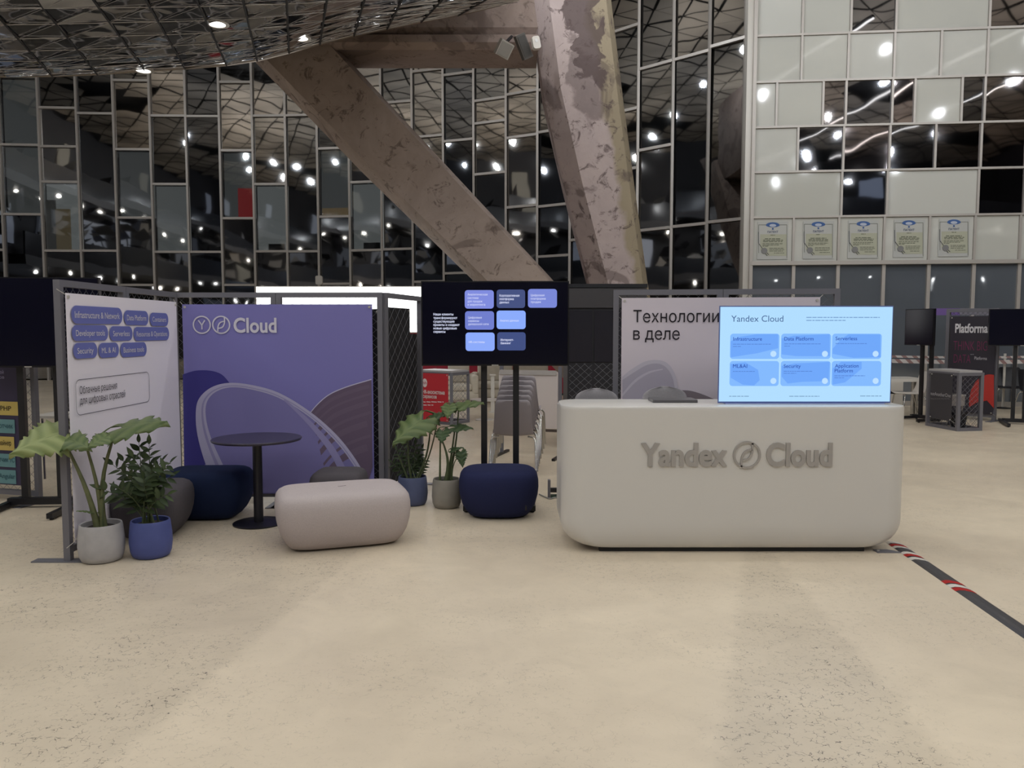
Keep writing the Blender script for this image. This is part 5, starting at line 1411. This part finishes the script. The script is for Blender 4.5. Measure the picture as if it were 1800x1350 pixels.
# ---------------------------------------------------------------- stands beyond the counter
fr = gnd(1683, 758); lf = gnd(1630, 748); rt = gnd(1722, 757)
po, f, l, r = podium('grey mesh podium with a dark cloth beside the white meeting table', (fr.x, fr.y), ((lf.x, lf.y), (rt.x, rt.y)), at(1683, 652, fr.y).z, None, None)
PP = Plane(l, f, -0.04)
dk = banner(PP, PP.loc(1635, 700)[0], PP.loc(1673.5, 700)[0], PP.loc(1655, 738)[1], PP.loc(1655, 656)[1], 'dark charcoal cloth with pale script hung on the podium', mat('cloth_charcoal', (58, 56, 62), 0.6), -0.04, 'poster', 0.003)
pr = Print(PP, dk, -0.047)
pr.text('notAnotherOne', 1636.5, 1671.5, 696.5, 6.2, ink((176, 174, 178)), 0.0, 'lettering')
pr.words(1636.5, 1670, 701, 0.9, ink((120, 118, 122)))
PO = Plane(f, r, 0.02)
x0, z0 = PO.loc(1684.5, 752); x1, z1 = PO.loc(1709, 726)
ob = thing('mesh_basket', 'black wastebasket standing inside the grey mesh podium', 'wastebasket', (f.x + PO.d.x*0.22 + PO.n.x*0.26, f.y + PO.d.y*0.22 + PO.n.y*0.26, 0))
MB().lathe([(0.0005, 0.0), (0.10, 0.0), (0.135, 0.27), (0.125, 0.27), (0.092, 0.012), (0.0005, 0.012)], 20).build('bin_body', mat('bin_black', (30, 30, 36), 0.5), ob, True, 30)
MB().lathe([(0.13, 0.262), (0.14, 0.268), (0.14, 0.278), (0.128, 0.278)], 20).build('bin_rim', M_BLACK, ob, True, 30)
bx = thing('storage_tub', 'clear pale plastic tub on its stand inside the podium', 'tub', (f.x + PO.d.x*0.30 + PO.n.x*0.5, f.y + PO.d.y*0.30 + PO.n.y*0.5, 0))
MB().box(-0.15, 0.15, -0.1, 0.1, 0.36, 0.52).build('tub_body', mat('tub_plastic', (170, 162, 158), 0.25), bx)
MB().box(-0.16, 0.16, -0.11, 0.11, 0.52, 0.545).build('lid', mat('tub_lid', (196, 192, 188), 0.25), bx)
for x in (-0.12, 0.12): 
    for y in (-.08, .08): MB().tube((x, y, 0), (x, y, 0.36), 0.008, 6).build('leg', M_CHROME, bx)

# black poster frame
a, b = at(1663, 600, 14.4), at(1756, 600, 13.7)
fence_frame((a.x, a.y), (b.x, b.y), 'grey mesh frame carrying the black and red poster', 1.98, 0.06, pitch=0.08, r=0.003)
PD = Plane((a.x, a.y), (b.x, b.y), -0.06)
z1 = PD.loc(1700, 556)[1]; x0, x1 = PD.loc(1668, 640)[0], PD.loc(1748.5, 640)[0]
pb = banner(PD, x0, x1, 0.12, z1, 'black poster with white heading, pink outline words and a red half disc', mat('poster_black', (46, 42, 52), 0.5), -0.06, 'poster', 0.003)
pr = Print(PD, pb, -0.066)
pr.text('Platforma', 1679, 1736.5, 584.5, 15, ink((205, 202, 206)), 0.03, 'lettering')
PNK = ink((124, 58, 92))
pr.text('THINK BIG', 1676, 1735.5, 616, 16.5, PNK, -0.016, 'lettering'); pr.text('DATA', 1676.5, 1706, 638, 15, PNK, -0.016, 'lettering')
pr.text('Platforma', 1713, 1735, 632.5, 5.5, ink((190, 188, 194)), 0.0, 'lettering'); pr.words(1706, 1712, 623, 0.9, ink((150,150,156)))
pr.poly([(1747.5, 718)] + [(1747.5, 659)] + smoothc([(1747.5,659),(1735,658.5),(1718,668),(1708,684),(1704,702),(1704,716)], 4)[1:] + [(1716, 708), (1735, 704)], ink((178, 58, 52)), 'printed_disc', 0.0)
# purple fascia behind
a, b = at(1640, 548, 15.4), at(1745, 548, 15.4)
pf = thing('fascia_bar', 'purple and grey overhead fascia bar on posts behind the black poster', 'fascia', (a.x, a.y, 0)); w = b.x-a.x
zt, zb = at(1690, 542, 15.4).z, at(1690, 554, 15.4).z
MB().box(0, w*0.45, 0, 0.06, zb, zt).build('purple_board', mat('fascia_purple', (112, 88, 150), 0.4), pf); MB().box(w*0.45, w, 0, 0.06, zb, zt).build('grey_board', mat('fascia_grey', (122, 120, 132), 0.4), pf)
for x in (0.03, w-0.03): MB().box(x-0.03, x+0.03, 0.01, 0.05, 0, zb).build('post', M_FRAME, pf)

# white meeting table with chrome legs and white chairs
a = gnd(1604, 730); ztop = at(1600, 664, a.y+0.25).z
l0 = at(1545, 664, a.y+0.3).x; r0 = at(1617, 664, a.y+0.2).x
mt_ = thing('meeting_table', 'white table with thick chrome legs behind the bright counter screen', 'table', (l0, a.y, 0)); w = r0-l0
MB().hprism(rrect(0, w, -0.1, 0.65, 0.06), ztop-0.055, ztop).build('table_top', M_WHITE, mt_)
for x in (at(1587, 700, a.y+0.5).x-l0, at(1604, 700, a.y).x-l0, 0.1):
    y = 0.5 if x < w*0.66 else 0.0
    lg = MB().tube((x, y, 0.02), (x, y, ztop-0.035), 0.032, 14).build('leg', M_CHROME, mt_, True); MB().tube((x, y, 0), (x, y, 0.02), 0.034, 12).build('leg_foot', M_BLACK, lg)
M_SHW = mat('chair_shell_white', (206, 200, 194), 0.4); M_SHB = mat('chair_shell_black', (26, 26, 32), 0.5)
wm1 = ch_seat.copy(); wm2 = ch_back.copy(); wm1.materials.clear(); wm2.materials.clear(); wm1.materials.append(M_SHW); wm2.materials.append(M_SHW)
bm1 = ch_seat.copy(); bm2 = ch_back.copy(); bm1.materials.clear(); bm2.materials.clear(); bm1.materials.append(M_SHB); bm2.materials.append(M_SHB)
def far_chair(label, px, py, rz, s_m, b_m, group):
    p = gnd(px, py); o = thing('stacking_chair', label, 'chair', (p.x, p.y, 0), rz, group)
    link('seat', s_m, o); link('backrest', b_m, o)
    for l in ch_legs: link('leg', l, o)
far_chair('white plastic chair at the meeting table, tucked beside the podium', 1617, 733, 1.5, wm1, wm2, 'white chairs at the meeting table')
far_chair('black chair with chrome legs behind the twin-post television stand', 1772, 718, 2.7, bm1, bm2, 'black chairs by the window')
far_chair('black chair with chrome legs cut by the frame edge', 1806, 726, 3.3, bm1, bm2, 'black chairs by the window')

# striped barrier tape in front of the glass
def tape_mat():
    m = bpy.data.materials.new('striped_tape'); m.use_nodes = True; nt = m.node_tree; b = nt.nodes['Principled BSDF']
    tc = nt.nodes.new('ShaderNodeTexCoord'); sp = nt.nodes.new('ShaderNodeSeparateXYZ'); nt.links.new(tc.outputs['Object'], sp.inputs[0])
    ad = nt.nodes.new('ShaderNodeMath'); ad.operation = 'ADD'; nt.links.new(sp.outputs['X'], ad.inputs[0]); nt.links.new(sp.outputs['Z'], ad.inputs[1])
    mu = nt.nodes.new('ShaderNodeMath'); mu.operation = 'MULTIPLY'; nt.links.new(ad.outputs[0], mu.inputs[0]); mu.inputs[1].default_value = 5.0
    fr = nt.nodes.new('ShaderNodeMath'); fr.operation = 'FRACT'; nt.links.new(mu.outputs[0], fr.inputs[0])
    gt = nt.nodes.new('ShaderNodeMath'); gt.operation = 'GREATER_THAN'; nt.links.new(fr.outputs[0], gt.inputs[0]); gt.inputs[1].default_value = 0.45
    mx = nt.nodes.new('ShaderNodeMix'); mx.data_type = 'RGBA'; nt.links.new(gt.outputs[0], mx.inputs['Factor'])
    mx.inputs['A'].default_value = lin((150, 120, 118)); mx.inputs['B'].default_value = lin((205, 200, 198)); nt.links.new(mx.outputs['Result'], b.inputs['Base Color'])
    return m
M_TAPE = tape_mat()
for (y0, y1, lab) in ((631, 638, 'lower wide striped barrier tape stretched along the glass base'), (624.5, 628.5, 'upper thin striped barrier tape along the glass base')):
    a, b = at(1555, (y0+y1)/2, 16.1), at(1830, (y0+y1)/2, 15.8); z0, z1 = at(1700, y1, 16).z, at(1700, y0, 16).z
    n = 14; d = b-a
    top = [(d.x*i/n, d.y*i/n + 0.01*math.sin(i*1.7), z1 - 0.02*math.sin(PI*i/n)) for i in range(n+1)]; bot = [(p[0], p[1]+0.004, z0 - 0.02*math.sin(PI*i/n)) for i, p in enumerate(top)]
    mb = MB().add(top + bot, [(i, i+1, n+2+i, n+1+i) for i in range(n)])
    o = mb.build('barrier_tape', M_TAPE); o.location = (a.x, a.y, 0); tag(o, lab, 'tape', 'striped barrier tapes')
a = gnd(1556, 716)
for k, (px, lab) in enumerate(((1556, 'slim barrier post holding the striped tape behind the counter screen'), (1766, 'slim barrier post holding the striped tape behind the twin-post television'))):
    p = at(px, 640, 16.0); o = thing('barrier_post', lab, 'barrier post', (p.x, p.y, 0), 0, 'barrier posts')
    MB().tube((0, 0, 0.01), (0, 0, 1.12), 0.025, 10).build('pole', M_WHITE, o, True); MB().lathe([(0.0005, 0), (0.17, 0), (0.17, 0.012), (0.03, 0.03)], 20).build('base', M_BLACK, o)
# white low wall units seen under the table
a, b = at(1540, 700, 15.9), at(1587, 700, 15.9)
ra = thing('low_radiator', 'long low white radiator cover under the glass behind the meeting table', 'radiator', (a.x, a.y, 0)); w = b.x-a.x
MB().box(0, w, 0, 0.15, 0.08, 0.30).build('lower_panel', M_WHITE, ra); MB().box(0, w, 0, 0.15, 0.36, 0.56).build('upper_panel', M_WHITE, ra); MB().box(0.02, w-0.02, 0.05, 0.12, 0.0, 0.56).build('core', M_BLACK, ra)

# cable cover on the floor with striped tape wraps
a, b = gnd(1574, 957), gnd(1812, 1119)
v = (b-a); ang = math.atan2(v.y, v.x); ln = v.length + 2.2
cc = thing('cable_cover', 'dark rubber cable cover with striped tape wraps running out from the counter', 'cable cover', (a.x, a.y, 0), ang)
def cover(mb, x0, x1, e=0.0):
    P = [(-0.052-e, 0.0), (-0.034-e, 0.012+e), (-0.015, 0.017+e), (0.015, 0.017+e), (0.034+e, 0.012+e), (0.052+e, 0.0)]
    return mb.loft([[(x, p[0], p[1]) for p in P] for x in (x0, x1)])
cover(MB(), 0, ln).build('cover_strip', mat('rubber_dark', (64, 62, 64), 0.45), cc)
WH = ink((205, 200, 192)); RD = ink((168, 42, 40))
def wrap(px, py, m, w=0.05):
    p = gnd(px, py); s = (p-a).dot(v.normalized())
    P = [(-0.054, 0.0012), (-0.035, 0.0135), (-0.015, 0.0182), (0.015, 0.0182), (0.035, 0.0135), (0.054, 0.0012)]
    vs = []
    for q, pp in enumerate(P):
        sh = (pp[0])*0.9
        vs += [(s+sh-w/2, pp[0], pp[1]), (s+sh+w/2, pp[0], pp[1])]
    MB().add(vs, [(2*i, 2*i+1, 2*i+3, 2*i+2) for i in range(5)]).build('tape_wrap', m, cc)
for px, py, m in ((1582,958,WH),(1587,963,RD),(1593,966,WH),(1608,977,WH),(1615,981,RD),(1622,987,WH),(1692,1029,RD),(1699,1036,WH),(1707,1042,RD)): wrap(px, py, m, 0.055)
a2 = gnd(1570, 971)
pt_ = thing('base_plate', 'thin grey steel floor plate poking out beside the counter corner', 'plate', (a2.x, a2.y, 0))
MB().hprism([(-0.12, -0.02), (0.06, -0.02), (0.02, 0.03), (-0.02, 0.06), (-0.12, 0.06)], 0.0, 0.006).build('plate', M_FRAME, pt_)
MB().tube((-0.10, 0.02, 0.006), (-0.10, 0.02, 0.012), 0.01, 8).build('bolt', M_STEEL, pt_)

# ---------------------------------------------------------------- stand at the frame edge: job poster
a, b = at(-120, 800, 7.55), at(69, 800, 7.2)
fence_frame((a.x, a.y), (b.x, b.y), 'grey mesh frame with the job list poster behind the edge television')
PE = Plane((a.x, a.y), (b.x, b.y), -0.05)
x1 = PE.loc(50, 780)[0]
jp = banner(PE, 0.06, x1, 0.16, 1.80, 'dark violet poster with yellow and teal job tags at the frame edge', mat('poster_violet', (52, 46, 74), 0.5), -0.05, 'poster', 0.003)
pr = Print(PE, jp, -0.056)
YL = ink((192, 170, 98)); TL = ink((104, 142, 146)); DKT = ink((60, 54, 40)); DTL = ink((50, 84, 94))
for x0, x1_, y0, y1, m, body, t0, t1, tm in ((-60, 39, 705, 729, YL, 'PHP', 2, 21, DKT), (-60, 27, 736, 760, TL, 'отчик', 0, 24, DTL), (-60, 26, 766, 790, YL, 'зайнер', 0, 21, DKT), (-60, 28, 796, 819, TL, 'тчик 1С', 0, 27, DTL), (-60, 29, 824, 848, TL, 'Angular', 0, 28, DTL)):
    pr.pill(x0, x1_, y0, y1, m, 0.04, 'printed_tag'); pr.text(body, t0, t1, (y0+y1)/2+4.5, 8, tm, 0.01, 'lettering', 0.002)
pr.text('ей', 0, 7.5, 657, 6, ink((160, 156, 190)), 0, 'lettering'); pr.text('ов', 0, 8.5, 665.5, 5.0, ink((160, 156, 190)), 0, 'lettering')
# white table with thin leg behind it
a = gnd(79, 842)
wt = thing('side_table', 'small white table with thin splayed legs behind the edge television stand', 'table', (a.x, a.y, 0))
zt = at(90, 728, a.y+0.2).z
MB().hprism(rrect(-0.15, 0.5, 0.0, 0.5, 0.05), zt-0.025, zt).build('table_top', M_WHITE, wt)
for (x, y, tx, ty) in ((0.0, 0.0, -0.05, 0.08), (0.45, 0.0, 0.40, 0.08), (0.45, 0.5, 0.4, 0.42), (-0.1, 0.5, -0.05, 0.42)):
    MB().tube((x, y, 0.0), (tx, ty, zt-0.02), 0.012, 8).build('leg', M_CHROME, wt, True)
a, b = at(62, 690, 8.9), at(100, 690, 8.9)
bk_ = thing('black_armchair', 'black upholstered chair back behind the small white table', 'chair', (a.x, a.y+0.4, 0)); w = b.x-a.x+0.2
zt = at(80, 655, 8.9).z
cushion(MB(), 0, w, 0, 0.12, 0.45, min(zt, 1.15), 0.05).build('backrest', mat('black_leather', (34, 33, 38), 0.5), bk_, True)
cushion(MB(), 0, w, 0.1, 0.5, 0.40, 0.50, 0.04).build('seat', mat('black_leather', (34, 33, 38), 0.5), bk_, True)
for x in (0.04, w-0.04):
    for y in (0.06, 0.46): MB().tube((x, y, 0), (x, y, 0.42), 0.014, 8).build('leg', M_CHROME, bk_)
